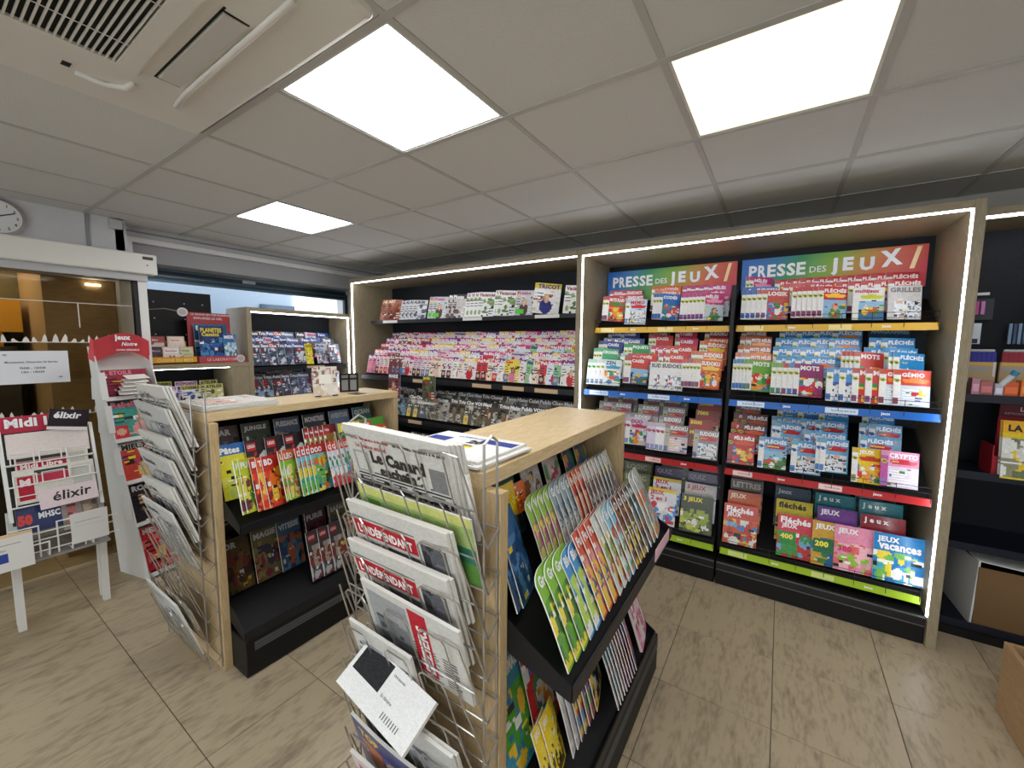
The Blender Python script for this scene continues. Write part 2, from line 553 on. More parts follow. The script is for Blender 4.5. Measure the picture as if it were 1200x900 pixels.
# street seen through the window
SKYW = mat('bright_facade', (206, 214, 222), .9)
van = thing('van', 'pale grey delivery van parked outside the window', 'van', (-7.4, 2.6, 0))
bm = bbox(-8.4, -6.4, 1.55, 3.6, .35, 2.62, .22, 4); obj('van_body', bm, mat('pale_van_paint', (132, 148, 164), .35), van, smooth=True)
bm = bbox(-6.39, -6.37, 3.0, 3.5, 1.45, 2.15, .0); obj('side_window', bm, mat('van_glass', (60, 80, 100), .1), van)
for y in (1.95, 3.2):
    bm = disc(B(), (-6.42, y, .36), (1, 0, 0), .36, .22); obj('wheel', bm, mat('tyre_rubber', (30, 30, 32), .8), van)
props(obj('street_ground', bbox(-16, -5.02, -8, 12, -.12, -.02), mat('asphalt', (120, 120, 122), .9)), kind='structure')
fac = thing('building', 'pale building facade across the street outside', 'building', (-13, 5, 0))
obj('facade_wall', bbox(-14, -13, -6, 14, 0, 3.4), mat('pale_facade', (226, 232, 238), .8), fac)
for k in range(7):
    obj('window_pane', bbox(-13.02, -12.98, -2 + k * 2.1, -1 + k * 2.1, 1.2, 2.6), mat('blue_pane', (110, 150, 190), .2), fac)

# ------------------------------------------------------------------ door: automatic sliding leaf with white case
door = props(obj('door_1', bbox(-4.1, -3.985, -1.25, 1.155, 2.094, 2.243, .012, 2), mat('warm_white_case', (226, 224, 216), .38)), kind='structure')
obj('case_lip', bbox(-4.1, -4.02, -1.2, 1.10, 2.045, 2.094), mat('grey_white_lip', (186, 187, 188), .5), door)
obj('door_jamb', bbox(-4.1, -4.035, 1.045, 1.095, 0, 2.07), WHITEM, door)
obj('door_jamb', bbox(-4.1, -4.04, 1.02, 1.045, 0, 2.045), mat('black_seal', (28, 28, 30), .6), door)
DG = mat('tinted_door_glass', (214, 206, 186), 0.03, trans=1.0)
DG.node_tree.nodes['Principled BSDF'].inputs['IOR'].default_value = 1.12
obj('pane', bbox(-4.079, -4.071, -1.2, 1.02, 0.02, 2.045), DG, door)
obj('maker_plate', bbox(-3.985, -3.983, 1.07, 1.13, 2.2, 2.222), mat('dark_plate', (60, 58, 56), .5), door)
obj('screw_head', disc(B(), (-3.985, 1.095, 2.16), (1, 0, 0), .005, .003, 10), mat('dark_plate'), door)
FRZE = mat('white_glass_film', (232, 230, 222), .7)
for z in (1.585, 1.09):
    obj('film_line', bbox(-4.071, -4.0695, -.2, 1.0 if z < 1.5 else .98, z, z + .004), FRZE, door)
    rr = random.Random(3)
    y = .05
    while y < .98:
        w, h = rr.uniform(.018, .035), rr.uniform(.022, .06)
        sk = rr.uniform(-.012, .012)
        bm = prism(B(), [(-4.0705, y, z), (-4.0705, y + w, z), (-4.0705, y + w * .75 + sk, z + h * .6), (-4.0705, y + w * .5 + sk, z + h), (-4.0705, y + w * .2 + sk, z + h * .7)], (.0012, 0, 0))
        obj('film_figure', bm, FRZE, door)
        y += w + rr.uniform(.004, .02)
obj('film_line', bbox(-4.0705, -4.069, .2, 1.01, 1.855, 1.859), FRZE, door)
obj('film_line', bbox(-4.0705, -4.069, .725, .73, 1.69, 1.857), FRZE, door)
notice = props(obj('paper_notice', bbox(-4.0695, -4.068, .33, .657, 1.318, 1.53), mat('notice_paper', (236, 238, 242), .7)), 'white printed opening hours notice taped on the glass door', 'notice')
lettering([('Mouvement, Dimanche 22 février', 0, .03, .014, (50, 50, 60), .27, 'c'), ('7H30 - 12H30', 0, -.008, .014, (50, 50, 60), None, 'c'), ('13H - 19H30', 0, -.034, .014, (50, 50, 60), None, 'c'), ('*', -.12, .07, .022, (60, 60, 66)), ('*', .11, -.08, .022, (60, 60, 66))], notice, facing((1, 0, 0), (-4.0672, .494, 1.42)), 'notice_lettering')

# porch behind the glass
props(obj('wall_porch', bbox(-5.3, -5.2, -2.5, .98, 0, 2.6), mat('olive_wall', (86, 80, 52), .8)), kind='structure')
BRP = wood('brown_plank_cladding', (140, 112, 76), (170, 142, 102), (8, 1.2, 8))
pw = props(obj('wall_porch.001', bbox(-5.18, -4.31, .60, .975, 0, 2.6), BRP), kind='structure')
for k in range(9):
    obj('plank', bbox(-4.31, -4.30, .60, .975, .02 + k * .285, .302 + k * .285), BRP, pw)
obj('strip_lamp', bbox(-4.3, -4.285, .815, .895, 2.005, 2.017), mat('porch_lamp_glow', (255, 250, 235), .5, emit=9.0), pw)
pfill = thing('porch_fill_light', 'added unseen light panel in the entrance porch behind the glass', 'light', (-4.75, .2, 2.5))  # unseen glowing panel added to brighten the brown porch cladding
obj('fill_diffuser', bbox(-5.0, -4.5, -.4, .5, 2.49, 2.5), mat('porch_fill_panel', (255, 246, 228), .5, emit=9.0), pfill)
props(obj('ceiling_porch', bbox(-5.3, -4.33, -2.5, .98, 2.5, 2.56), mat('porch_ceiling_white', (220, 218, 210), .8)), kind='structure')
yb = thing('letter_machine', 'yellow and black machine standing behind the glass door', 'machine', (-5.0, .2, 0))
obj('machine_body', bbox(-5.18, -4.85, -.1, .52, 0, 1.55), mat('dark_machine', (52, 48, 44), .5), yb)
obj('yellow_top', bbox(-5.18, -4.84, -.1, .56, 1.66, 1.9), mat('yellow_plastic', (206, 150, 40), .5), yb)
obj('yellow_post', bbox(-5.1, -4.86, .40, .46, .3, 1.66), mat('yellow_plastic'), yb)
obj('machine_neck', bbox(-5.16, -4.9, -.05, .4, 1.55, 1.66), mat('dark_machine'), yb)

# wall clock and junction box
ck = thing('wall_clock', 'round chrome rimmed wall clock above the white door case', 'clock', (-4.2, .43, 2.375))
obj('clock_case', disc(B(), (-4.2, .43, 2.375), (1, 0, 0), .118, .03, 40), mat('chrome_rim', (190, 190, 194), .15, 1.0), ck)
obj('clock_face', disc(B(), (-4.17, .43, 2.375), (1, 0, 0), .1, .003, 40), mat('clock_white', (236, 236, 236), .5), ck)
lettering([(str(k), .08 * math.sin(k * math.pi / 6), .08 * math.cos(k * math.pi / 6) - .009, .018, (40, 40, 44), None, 'c') for k in range(1, 13)], ck, facing((1, 0, 0), (-4.1665, .43, 2.375)), 'clock_numerals')
for a, l, w in ((66, .075, .006), (2, .05, .008)):
    a = math.radians(a)
    p = Vector((0, math.sin(a), math.cos(a))); q = Vector((0, math.cos(a), -math.sin(a)))
    c = Vector((-4.1655, .43, 2.375))
    obj('clock_hand', prism(B(), [c - q * w / 2 - p * .012, c + q * w / 2 - p * .012, c + q * w / 2 + p * l, c - q * w / 2 + p * l], (.002, 0, 0)), mat('clock_black', (20, 20, 20), .5), ck)
jb = props(obj('junction_box', bbox(-4.2, -4.16, .945, 1.02, 2.425, 2.492, .006), mat('box_grey_white', (196, 196, 198), .5)), 'small pale square junction box on wall beside shutter case', 'junction box')

# ------------------------------------------------------------------ ceiling fittings
PANEL = mat('lit_light_panel', (250, 251, 255), .5, emit=PANEL_W)
PANELW = mat('lit_light_panel_warm', (255, 247, 212), .5, emit=1.25)
LLAB = {(-1, -1): 'square white light panel above the middle newspaper gondola', (1, 0): 'slightly yellowish light panel facing the puzzle shelves', (-4, 0): 'small distant light panel near the window shutter'}
for (i, j) in LIGHTS:
    x0, y0 = CX + .6 * i, CY + .6 * j
    lp = thing('light_panel', LLAB.get((i, j), {(1,-3):'ceiling light panel behind the viewer, right of centre',(0,-5):'ceiling light panel farthest behind the viewer',(3,-1):'ceiling light panel beside the right wall'}.get((i, j))), 'light', (x0 + .3, y0 + .3, 2.5), group='ceiling light panels')
    warm = (i, j) == (1, 0)
    obj('diffuser', bbox(x0 + .022, x0 + .578, y0 + .022, y0 + .578, 2.507, 2.512), PANELW if warm else PANEL, lp)
    bm = B()
    for a in ((x0 + .01, x0 + .59, y0 + .01, y0 + .022), (x0 + .01, x0 + .59, y0 + .578, y0 + .59), (x0 + .01, x0 + .022, y0 + .022, y0 + .578), (x0 + .578, x0 + .59, y0 + .022, y0 + .578)):
        box(bm, *a, 2.504, 2.53)
    obj('panel_frame', bm, mat('white_panel_frame', (224, 224, 220), .4), lp)

ac = thing('air_conditioner', 'ceiling air conditioner cassette with dark slatted grille', 'air conditioner', (-1.5, .2, 2.48))
ACW = mat('aged_white_plastic', (226, 223, 214), .45)
AX0, AX1, AY0, AY1 = -2.155, -.98, -.46, .80
bm = bbox(AX0, AX1, AY0, AY1, 2.478, 2.53, .02, 3)
obj('cassette_panel', bm, ACW, ac)
GX0, GX1, GY0, GY1 = -1.79, -1.27, -.10, .455
obj('grille_recess', bbox(GX0, GX1, GY0, GY1, 2.474, 2.4785), mat('grille_black', (14, 14, 16), .8), ac)
bm = B()
for a in ((GX0 - .05, GX1 + .05, GY0 - .05, GY0), (GX0 - .05, GX1 + .05, GY1, GY1 + .05), (GX0 - .05, GX0, GY0, GY1), (GX1, GX1 + .05, GY0, GY1)):
    box(bm, *a, 2.464, 2.479)
obj('grille_frame', bm, ACW, ac)
for k in range(36):
    y = GY0 + .008 + k * (GY1 - GY0 - .016) / 35
    obj('slat', bbox(GX0, GX1, y - .0022, y + .0022, 2.466, 2.472), ACW, ac)
for x in (-1.66, -1.4):
    obj('grille_bar', bbox(x - .0012, x + .0012, GY0, GY1, 2.4645, 2.4662), ACW, ac)
BLK = mat('slot_shadow_gap', (20, 20, 20), .9)
bm = B(); box(bm, -1.80, -1.28, .55, .556, 2.4765, 2.4785); box(bm, -1.30, -1.294, .55, .62, 2.4765, 2.4785); box(bm, -1.80, -1.794, .55, .62, 2.4765, 2.4785)
obj('outlet_gap', bm, BLK, ac)
obj('outlet_flap', bbox(-1.79, -1.302, .558, .618, 2.472, 2.479, .002, 1), mat('grey_flap', (206, 204, 198), .5), ac)
bm = tube(B(), [(-1.95, .655, 2.474), (-1.8, .64, 2.470), (-1.3, .635, 2.468), (-1.1, .636, 2.472)], .009, 8)
obj('outlet_lip', bm, ACW, ac, smooth=True)
obj('outlet_gap', bbox(-1.80, -1.28, .497, .501, 2.4765, 2.4785), BLK, ac)
obj('outlet_gap', bbox(-1.845, -1.84, -.2, .44, 2.4765, 2.4785), BLK, ac)
bm = tube(B(), [(-1.985, .40, 2.476), (-1.985, .47, 2.47), (-1.95, .515, 2.47), (-1.90, .525, 2.476)], .010, 8)
obj('corner_cap', bm, ACW, ac, smooth=True)
obj('outlet_gap', bbox(-1.975, -1.945, .365, .385, 2.4762, 2.4785), BLK, ac)

# ------------------------------------------------------------------ big shelf units
def frame_unit(name, label, x0, x1, yf, yb, ztop, th=.042, skirt=.16, left=True, right=True, led=True, toprail=True):
    t = thing(name, label, 'shelf unit', ((x0 + x1) / 2, (yf + yb) / 2, 0))
    if left: obj('side_panel', bbox(x0, x0 + th, yf, yb, 0, ztop, .002, 1), FRZ, t)
    if right: obj('side_panel', bbox(x1 - th, x1, yf, yb, 0, ztop, .002, 1), FRZ, t)
    a, b = x0 + (th if left else 0), x1 - (th if right else 0)
    obj('top_panel', bbox(a, b, yf, yb, ztop - th, ztop, .002, 1), FRX, t)
    obj('back_panel', bbox(a, b, yb - .05, yb - .03, 0, ztop - th), NAVY, t)
    if led:
        obj('led_strip', bbox(a + .001, b - .001, yf + .004, yf + .012, ztop - th - .008, ztop - th), LED, t)
        if left: obj('led_strip', bbox(a, a + .008, yf + .004, yf + .012, .17, ztop - th - .008), LED, t)
        if right: obj('led_strip', bbox(b - .008, b, yf + .004, yf + .012, .17, ztop - th - .008), LED, t)
    return t, a, b

def tray(t, a, b, yf, z0, yb, z1, strip=None, h=.042, guard=True, rows=()):
    """sloping magazine tray with front lip, price strip and wire guard; faces -y"""
    bm = B()
    prism(bm, [(a, yf, z0 - .012), (a, yb, z1 - .012), (a, yb, z1 - .004), (a, yf, z0 - .004)], (b - a, 0, 0))
    obj('tray', bm, GRAPH, t)
    s = obj('price_strip', bbox(a, b, yf - .008, yf, z0 - .018, z0 - .018 + h), strip or GRAPH, t)
    if guard:
        for dz in (.055, .085):
            obj('guard_wire', tube(B(), [(a + .004, yf - .012, z0 + dz), (b - .004, yf - .012, z0 + dz)], .0016, 4), mat('black_wire', (24, 24, 26), .4), t)
        n = max(3, int((b - a) / .13))
        for k in range(n + 1):
            x = a + .004 + (b - a - .008) * k / n
            obj('guard_wire', tube(B(), [(x, yf - .012, z0 + .0), (x, yf - .012, z0 + .09)], .0014, 4), mat('black_wire'), t)
    return s

game, ga, gb = frame_unit('wall_shelf_unit', 'tall oak framed shelf unit with light strips, holding puzzle magazines under rainbow signs', -1.342, .775, 2.92, 3.56, 2.31)
obj('upright', bbox(-.303, -.283, 3.12, 3.51, .16, 2.0), GRAPH, game)
for a, b in ((ga, -.292), (-.288, gb)):
    bs = obj('plinth', bbox(a + .003, b - .003, 2.942, 3.5, 0, .158, .004, 1), GRAPH, game)
    obj('plinth_strip', bbox(a + .004, b - .004, 2.936, 2.942, .108, .15), mat('black_strip', (22, 22, 24), .4), bs)
    obj('plinth_strip', bbox(a + .004, b - .004, 2.933, 2.937, .104, .109), ALU, bs)
    obj('plinth_strip', bbox(a + .004, b - .004, 2.933, 2.942, .150, .155), mat('grey_edge', (88, 90, 92), .4), bs)

# rainbow signs (flat printed boards)
def sign_material():
    m = bpy.data.materials.new('rainbow_print'); m.use_nodes = True
    nt = m.node_tree; b = nt.nodes['Principled BSDF']
    tc = nt.nodes.new('ShaderNodeTexCoord'); sx = nt.nodes.new('ShaderNodeSeparateXYZ')
    nz = nt.nodes.new('ShaderNodeTexNoise'); nz.inputs['Scale'].default_value = 5
    nt.links.new(tc.outputs['Generated'], sx.inputs[0])
    md = nt.nodes.new('ShaderNodeMath'); md.operation = 'MULTIPLY_ADD'; md.inputs[1].default_value = -.16
    nt.links.new(sx.outputs[2], md.inputs[0]); nt.links.new(sx.outputs[0], md.inputs[2])
    m2 = nt.nodes.new('ShaderNodeMath'); m2.operation = 'MULTIPLY_ADD'; m2.inputs[1].default_value = .14
    nt.links.new(nz.outputs['Fac'], m2.inputs[0]); nt.links.new(md.outputs[0], m2.inputs[2])
    rp = nt.nodes.new('ShaderNodeValToRGB')
    e = rp.color_ramp.elements
    e[0].position = 0.0; e[0].color = (*lin((20, 104, 190)), 1)
    e[1].position = 1.0; e[1].color = (*lin((196, 44, 62)), 1)
    for p, c in ((.13, (14, 116, 170)), (.27, (22, 140, 84)), (.47, (120, 170, 46)), (.63, (186, 140, 44)), (.78, (206, 92, 52))):
        q = e.new(p); q.color = (*lin(c), 1)
    nt.links.new(m2.outputs[0], rp.inputs[0]); nt.links.new(rp.outputs[0], b.inputs['Base Color'])
    b.inputs['Roughness'].default_value = .4
    return m
SIGNM = sign_material()
for k, (a, b) in enumerate(((-1.29, -.309), (-.278, .695))):
    sg = obj('header_sign', bbox(a, b, 3.452, 3.462, 1.965, 2.215), SIGNM)
    props(sg, 'rainbow header board reading PRESSE DES JEUX, %s bay' % ('left' if k == 0 else 'right'), 'sign', 'rainbow header boards')
    W = (234, 238, 240)
    for it in [(ch, .045 + .0565 * q, .118, .085, W, .05, 'l', .035) for q, ch in enumerate('PRESSE')] + [('DES', .40, .128, .04, W, .09, 'l', .01), ('j', .515, .098, .115, W, .04, 'l', .05), ('E', .575, .125, .085, W, .07, 'l', .05), ('U', .66, .118, .082, W, .08, 'l', .05), ('X', .765, .128, .10, W, .10, 'l', .05, 0, .12), ('/', .895, .11, .13, (250, 214, 150), .05, 'l', .05)]:
        lettering([it], sg, facing((0, -1, 0), (a, 3.4512, 1.965)), 'sign_letter')

STRIP = {'yellow': mat('yellow_price_strip', (226, 178, 40), .35), 'blue': mat('blue_price_strip', (22, 104, 196), .35), 'red': mat('red_price_strip', (190, 40, 44), .35), 'lime': mat('lime_price_strip', (172, 208, 50), .35)}
LEV = {'yellow': (3.2, 1.712, 3.47, 1.895), 'blue': (3.0, 1.225, 3.44, 1.56), 'red': (3.0, .765, 3.44, 1.10), 'lime': (3.0, .212, 3.44, .50)}
for key, (yf, z0, yb, z1) in LEV.items():
    for a, b in ((ga + .008, -.312), (-.272, gb - .018)):
        s = tray(game, a, b, yf, z0, yb, z1, STRIP[key])
        n = 4
        for k in range(n):
            x = a + .05 + (b - a - .08) * k / n
            w = .15 if key in ('blue',) else .11
            c = {'yellow': (246, 226, 150), 'blue': (226, 240, 250), 'red': (246, 226, 224), 'lime': (226, 238, 150)}[key]
            if k % 2 == 0:
                obj('strip_label', bbox(x, x + w, yf - .0095, yf - .008, z0 - .013, z0 + .019), mat('strip_label_' + key, c, .4), s)
                if key in ('blue', 'red'):
                    lettering([('la presse des jeux', .03, .009, .015, (40, 110, 190) if key == 'blue' else (190, 60, 60), w - .04, 'l', .01)], s, facing((0, -1, 0), (x, yf - .0101, z0 - .013)), 'strip_lettering')
            else:
                lettering([('jeux', .02, .007, .02, (250, 250, 250), .08, 'l', .04)], s, facing((0, -1, 0), (x, yf - .0092, z0 - .013)), 'strip_lettering')

# ---- puzzle magazine designs
rr = random.Random(11)
def puzzle(title, bgc, oval, pic, tcol, desc, w=.155, h=.2, strip=WHITE, num=None, numcol=(250, 220, 40), band=None, badge=(190, 200, 60), sub=None, title2=None, kind='puzzle_magazine'):
    a = Art(20, 28, bgc)
    if band: a.r(0, 1, .76, 1, band)
    if oval: a.e(.6, .70, .36, .075, oval)
    if pic == 'grid':
        a.r(.18, .97, .04, .55, (232, 236, 240))
        for _ in range(46): 
            u, v = rr.uniform(.2, .95), rr.uniform(.06, .52)
            a.e(u, v, .035, .03, rr.choice([(150, 160, 176), (60, 66, 80), (196, 206, 220)]))
    elif pic == 'photo':
        a.r(.18, 1, 0, .58, rr.choice([(150, 190, 220), (200, 214, 226), (226, 216, 196)]))
        a.person(rr, .62, .36, .8, rr.choice([(180, 60, 60), (60, 90, 150), (90, 140, 90), (200, 150, 60)]))
    elif pic == 'land':
        a.r(.18, 1, .3, .58, (150, 196, 226)); a.r(.18, 1, 0, .3, rr.choice([(90, 140, 70), (190, 170, 120), (60, 110, 150)]))
        a.blobs(rr, 7, [(240, 240, 240), (200, 90, 50), (230, 190, 60), (70, 120, 60)], .2, 1, .02, .4, .13)
    elif pic == 'busy':
        a.blobs(rr, 22, [(240, 240, 238), (220, 60, 60), (240, 200, 60), (70, 130, 200), (60, 150, 90), (240, 150, 60)], .18, 1, .03, .58, .13)
    else:
        a.r(.18, 1, 0, .56, pic)
        a.lines(rr, .25, .95, .08, .5, tuple(min(255, x + 34) for x in pic), 2)
    if strip:
        a.r(0, .19, 0, 1, strip)
        a.e(.095, .70, .085, .06, badge); a.e(.095, .70, .045, .03, (60, 70, 40))
        a.r(.02, .17, .04, .22, tuple(int(x * .5 + y * .5) for x, y in zip(bgc, (60, 90, 170))))
        a.r(0, .19, .86, 1, tuple(int(x * .75 + 40) for x in bgc))
    a.detail(rr, 9, .2, 1, .03, .6)
    a.jitter(rr, 7)
    u0 = .22 if strip else .06
    it = [(title, u0, .80, .145, tcol, .97 - u0, 'l', .05)]
    if title2: it.append((title2, u0, .67, .10, tcol, .96 - u0, 'l', .045))
    if num: it.append((num, u0, .44 if pic != 'num' else .5, .15, numcol, .9 - u0, 'l', .05))
    if sub: it.append((sub, u0 + .06, .685, .05, (250, 226, 120), .66, 'l', .03, .2))
    return cover(kind, a, w, h, .0045, it, desc, 'magazine', back=bgc, spine=strip or bgc)

SKY, RED, ORG, MAG, NAV, GRN = (46, 148, 214), (200, 40, 44), (226, 110, 48), (196, 50, 120), (60, 66, 120), (58, 160, 90)
W = (248, 248, 248)
P = {}
P['fl_sky'] = [puzzle('FLÉCHÉS', SKY, c, p, W, 'sky-blue FLÉCHÉS magazine', sub=s) for c, p, s in ((None, 'land', 'détente'), ((30, 110, 180), 'photo', None), (None, 'grid', 'facile'), ((240, 130, 40), 'land', 'loisirs'))]
P['fl_skyred'] = [puzzle('FLÉCHÉS', (110, 180, 224), RED, p, W, 'pale-blue FLÉCHÉS magazine with red oval', sub=s, band=(96, 160, 210), badge=(60, 130, 210)) for p, s in (('land', 'vacances'), ('grid', 'été'), ('photo', 'malice'))]
P['fl_red'] = [puzzle('FLÉCHÉS', (206, 44, 40), (250, 200, 60), p, W, 'red FLÉCHÉS magazine with white spine', sub=None, band=(196, 34, 38)) for p in ('photo', 'grid', 'land')]
P['codes_or'] = [puzzle('CODÉS', (222, 104, 46), (250, 220, 120), p, W, 'orange CODÉS puzzle magazine') for p in ('grid', 'busy')]
P['codes_dk'] = [puzzle('CODÉS', (120, 78, 66), None, 'grid', (226, 222, 216), 'brown CODÉS puzzle magazine')]
P['codes_bl'] = [puzzle('CODÉS', (40, 110, 190), None, 'busy', W, 'white and blue CODÉS puzzle magazine')]
P['meles'] = [puzzle('MÊLÉS', (196, 52, 118), (240, 160, 190), p, W, 'magenta MÊLÉS puzzle magazine') for p in ('grid', 'busy', 'photo')]
P['mots'] = [puzzle('MOTS MÊLÉS', c, (240, 170, 60), p, W, 'orange-red MOTS MÊLÉS puzzle magazine') for c, p in (((210, 84, 52), 'land'), ((190, 96, 60), 'busy'), ((224, 120, 60), 'photo'))]
P['cases'] = [puzzle('CASÉS', c, None, p, W, d) for c, p, d in (((206, 60, 96), 'grid', 'pink CASÉS puzzle magazine'), ((214, 74, 66), 'land', 'coral CASÉS puzzle magazine'))]
P['muets'] = [puzzle('MUETS', (52, 60, 120), None, 'grid', W, 'navy and white MUETS puzzle magazine', strip=(226, 228, 240)), puzzle('CASÉS', (70, 84, 150), None, 'grid', W, 'violet-blue CASÉS puzzle magazine', strip=(226, 228, 240))]
P['green'] = [puzzle('PIQUETS', GRN, None, 'grid', W, 'green PIQUETS puzzle magazine'), puzzle('CROISÉS', (90, 180, 130), None, 'busy', W, 'mint CROISÉS puzzle magazine')]
P['greenw'] = [puzzle('MOTS', (170, 214, 190), (70, 160, 100), 'grid', (40, 120, 80), 'pale green and white puzzle magazine', badge=(90, 190, 80)), puzzle('ZEN', (214, 232, 224), (60, 150, 190), 'busy', (40, 90, 150), 'whitish green and blue puzzle magazine')]
P['sud_or'] = [puzzle('SUDOKU', (224, 108, 50), (250, 210, 80), p, W, 'orange SUDOKU puzzle magazine') for p in ('grid', 'busy')]
P['sud_rd'] = [puzzle('SUDOKU', (176, 52, 60), None, 'grid', W, 'dark red SUDOKU puzzle magazine')]
P['sud_wh'] = [puzzle('SUDOKU', (226, 226, 224), None, 'grid', (70, 70, 74), 'white SUDOKU puzzle magazine', strip=None)]
P['sud_gr'] = [puzzle('SUDOKU', (150, 138, 140), (204, 40, 40), p, W, 'grey SUDOKU magazine with red oval', strip=(186, 180, 184), sub=s) for p, s in (('grid', 'force 4'), ((214, 200, 204), 'moyen'))]
P['sud_dk'] = [puzzle('SUDOKU', (92, 78, 84), (120, 50, 50), (116, 104, 108), (206, 196, 196), 'dark grey SUDOKU puzzle magazine', strip=(110, 100, 106))]
P['num'] = [puzzle(n, (150, 60, 44), (190, 40, 40), 'busy', (250, 220, 50), 'red-brown puzzle magazine with yellow %s' % n, strip=None, num='MOTS', sub=None) for n in ('12000', '20000', '7000', '5000')]
P['pinkw'] = [puzzle('MIX', (226, 196, 214), (206, 60, 70), 'grid', (180, 50, 70), 'pinkish white puzzle magazine', badge=(206, 60, 100), strip=(216, 208, 226)), puzzle('DUO', (216, 206, 226), (200, 60, 90), 'busy', (170, 40, 90), 'lilac-white puzzle magazine', badge=(200, 60, 120))]
P['meli'] = [puzzle('PÊLE-MÊLE', c, (214, 90, 50), p, W, d, strip=(150, 70, 66)) for c, p, d in (((196, 50, 44), 'busy', 'red PÊLE-MÊLE puzzle magazine'), ((112, 60, 56), 'busy', 'dark maroon PÊLE-MÊLE puzzle magazine'))]
P['stripes'] = [puzzle('SUDOKU', (60, 110, 190), None, 'grid', W, 'blue and white SUDOKU puzzle magazine'), puzzle('LOGIK', (200, 90, 80), None, 'busy', W, 'red and blue striped puzzle magazine')]
P['mixw'] = [puzzle('MOTS', c, None, p, W, d) for c, p, d in (((120, 180, 80), 'busy', 'white and green puzzle magazine'), ((210, 70, 60), 'busy', 'white and red puzzle magazine'), ((80, 150, 210), 'grid', 'white and light blue puzzle magazine'), ((150, 60, 110), 'busy', 'white and plum puzzle magazine'))]
P['gemio'] = [puzzle('GÉMIO', (214, 66, 44), (240, 140, 60), (214, 226, 240), W, 'red and blue-white GÉMIO puzzle magazine')]
P['crypto'] = [puzzle('CRYPTO', (232, 150, 190), (206, 40, 60), (226, 216, 232), W, 'pink CRYPTO puzzle magazine', w=.165, strip=(190, 90, 160), sub='récré')]
P['anag'] = [puzzle('ANAGRAMMES', (34, 60, 84), None, (40, 70, 96), (120, 160, 190), 'dark blue ANAGRAMMES puzzle magazine', strip=None, w=.2)]
P['redgrey'] = [puzzle('GRANDS MOTS', (200, 52, 70), None, 'grid', W, 'red and grey word puzzle magazine', w=.16), puzzle('MOTS FLASH', (206, 70, 60), (60, 150, 80), 'busy', W, 'red and white word puzzle magazine')]
P['whblue'] = [puzzle('MEMO', (206, 220, 236), (210, 50, 50), 'grid', (200, 40, 50), 'white and pale blue MEMO puzzle magazine', w=.16)]
P['multi'] = [puzzle('multijeux', (232, 234, 228), (210, 214, 60), 'land', (196, 40, 90), 'white multijeux puzzle magazine', strip=None, w=.15)]
P['greyg'] = [puzzle('GRILLES', (206, 204, 202), None, 'grid', (120, 116, 116), 'pale grey crossword grid magazine', strip=None, w=.15)]
P['jeyel'] = [puzzle('JEUX', (232, 196, 40), (200, 60, 40), 'busy', W, 'yellow JEUX puzzle magazine', w=.14)]

def big(title, bgc, blob, desc, w=.2, h=.265, num=None, numcol=(250, 240, 80), t2=None, tcol=W, box=None, bands=()):
    a = Art(24, 32, bgc)
    a.blobs(rr, 26, blob, 0, 1, 0, .62, .14)
    a.detail(rr, 12, 0, 1, 0, .62, list(blob) + [(30, 30, 30), (246, 246, 240)])
    for v0, v1, c in bands: a.r(0, 1, v0, v1, c)
    if box: a.r(.04, .5, .28, .58, box)
    a.jitter(rr, 8)
    it = [(title, .07, .79, .15, tcol, .86, 'l', .045)]
    if t2: it.append((t2, .1, .66, .13, tcol, .84, 'l', .045))
    if num: it.append((num, .08, .42, .13, numcol, .5, 'l', .05))
    return cover('games_magazine', a, w, h, .005, it, desc, 'magazine', back=bgc)
G = {}
G['fj300'] = [big('Fléchés', (206, 84, 40), [(70, 130, 190), (226, 226, 220), (190, 60, 40), (230, 180, 70)], 'red-orange Fléchés JEUX magazine numbered 300', t2='JEUX', num='300', numcol=(60, 190, 240), bands=((.66, 1, (200, 60, 44)),))]
G['fj400'] = [big('Fléchés', (196, 50, 40), [(60, 150, 70), (120, 170, 210)], 'red Fléchés JEUX magazine with green 400 box', t2='JEUX', num='400', box=(40, 140, 60), numcol=(240, 230, 80), bands=((.6, 1, (206, 50, 70)),))]
G['j200'] = [big('JEUX', (206, 160, 50), [(50, 130, 70), (40, 100, 150), (220, 214, 200)], 'ochre JEUX magazine numbered 200', num='200', box=(40, 110, 70))]
G['j380'] = [big('JEUX', (236, 150, 180), [(250, 190, 200), (150, 200, 70), (230, 110, 110)], 'pink JEUX magazine numbered 380', num='380', numcol=(214, 50, 110), w=.22, bands=())]
G['jblue'] = [big('JEUX', (34, 130, 196), [(60, 170, 220), (240, 220, 70), (120, 190, 90), (250, 250, 250)], 'bright blue JEUX holiday magazine', w=.22, t2='vacances', tcol=W)]
G['jteal'] = [big('J e u x', c, b, d, w=.21) for c, b, d in (((38, 130, 140), [(60, 120, 130), (90, 70, 60)], 'teal Jeux magazine'), ((140, 40, 50), [(60, 110, 170), (200, 200, 190)], 'dark red and blue Jeux magazine'))]
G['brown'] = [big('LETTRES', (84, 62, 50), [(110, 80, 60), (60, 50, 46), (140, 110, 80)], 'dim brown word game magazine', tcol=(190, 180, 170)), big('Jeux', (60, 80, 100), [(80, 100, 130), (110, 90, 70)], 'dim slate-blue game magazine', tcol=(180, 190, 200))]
G['yelf'] = [big('fléchés', (206, 190, 60), [(200, 170, 60), (120, 90, 40)], 'mustard yellow fléchés magazine', tcol=(50, 44, 30))]
G['purp'] = [big('JEUX', (120, 70, 150), [(150, 90, 170), (220, 200, 220)], 'purple JEUX fléchés magazine')]
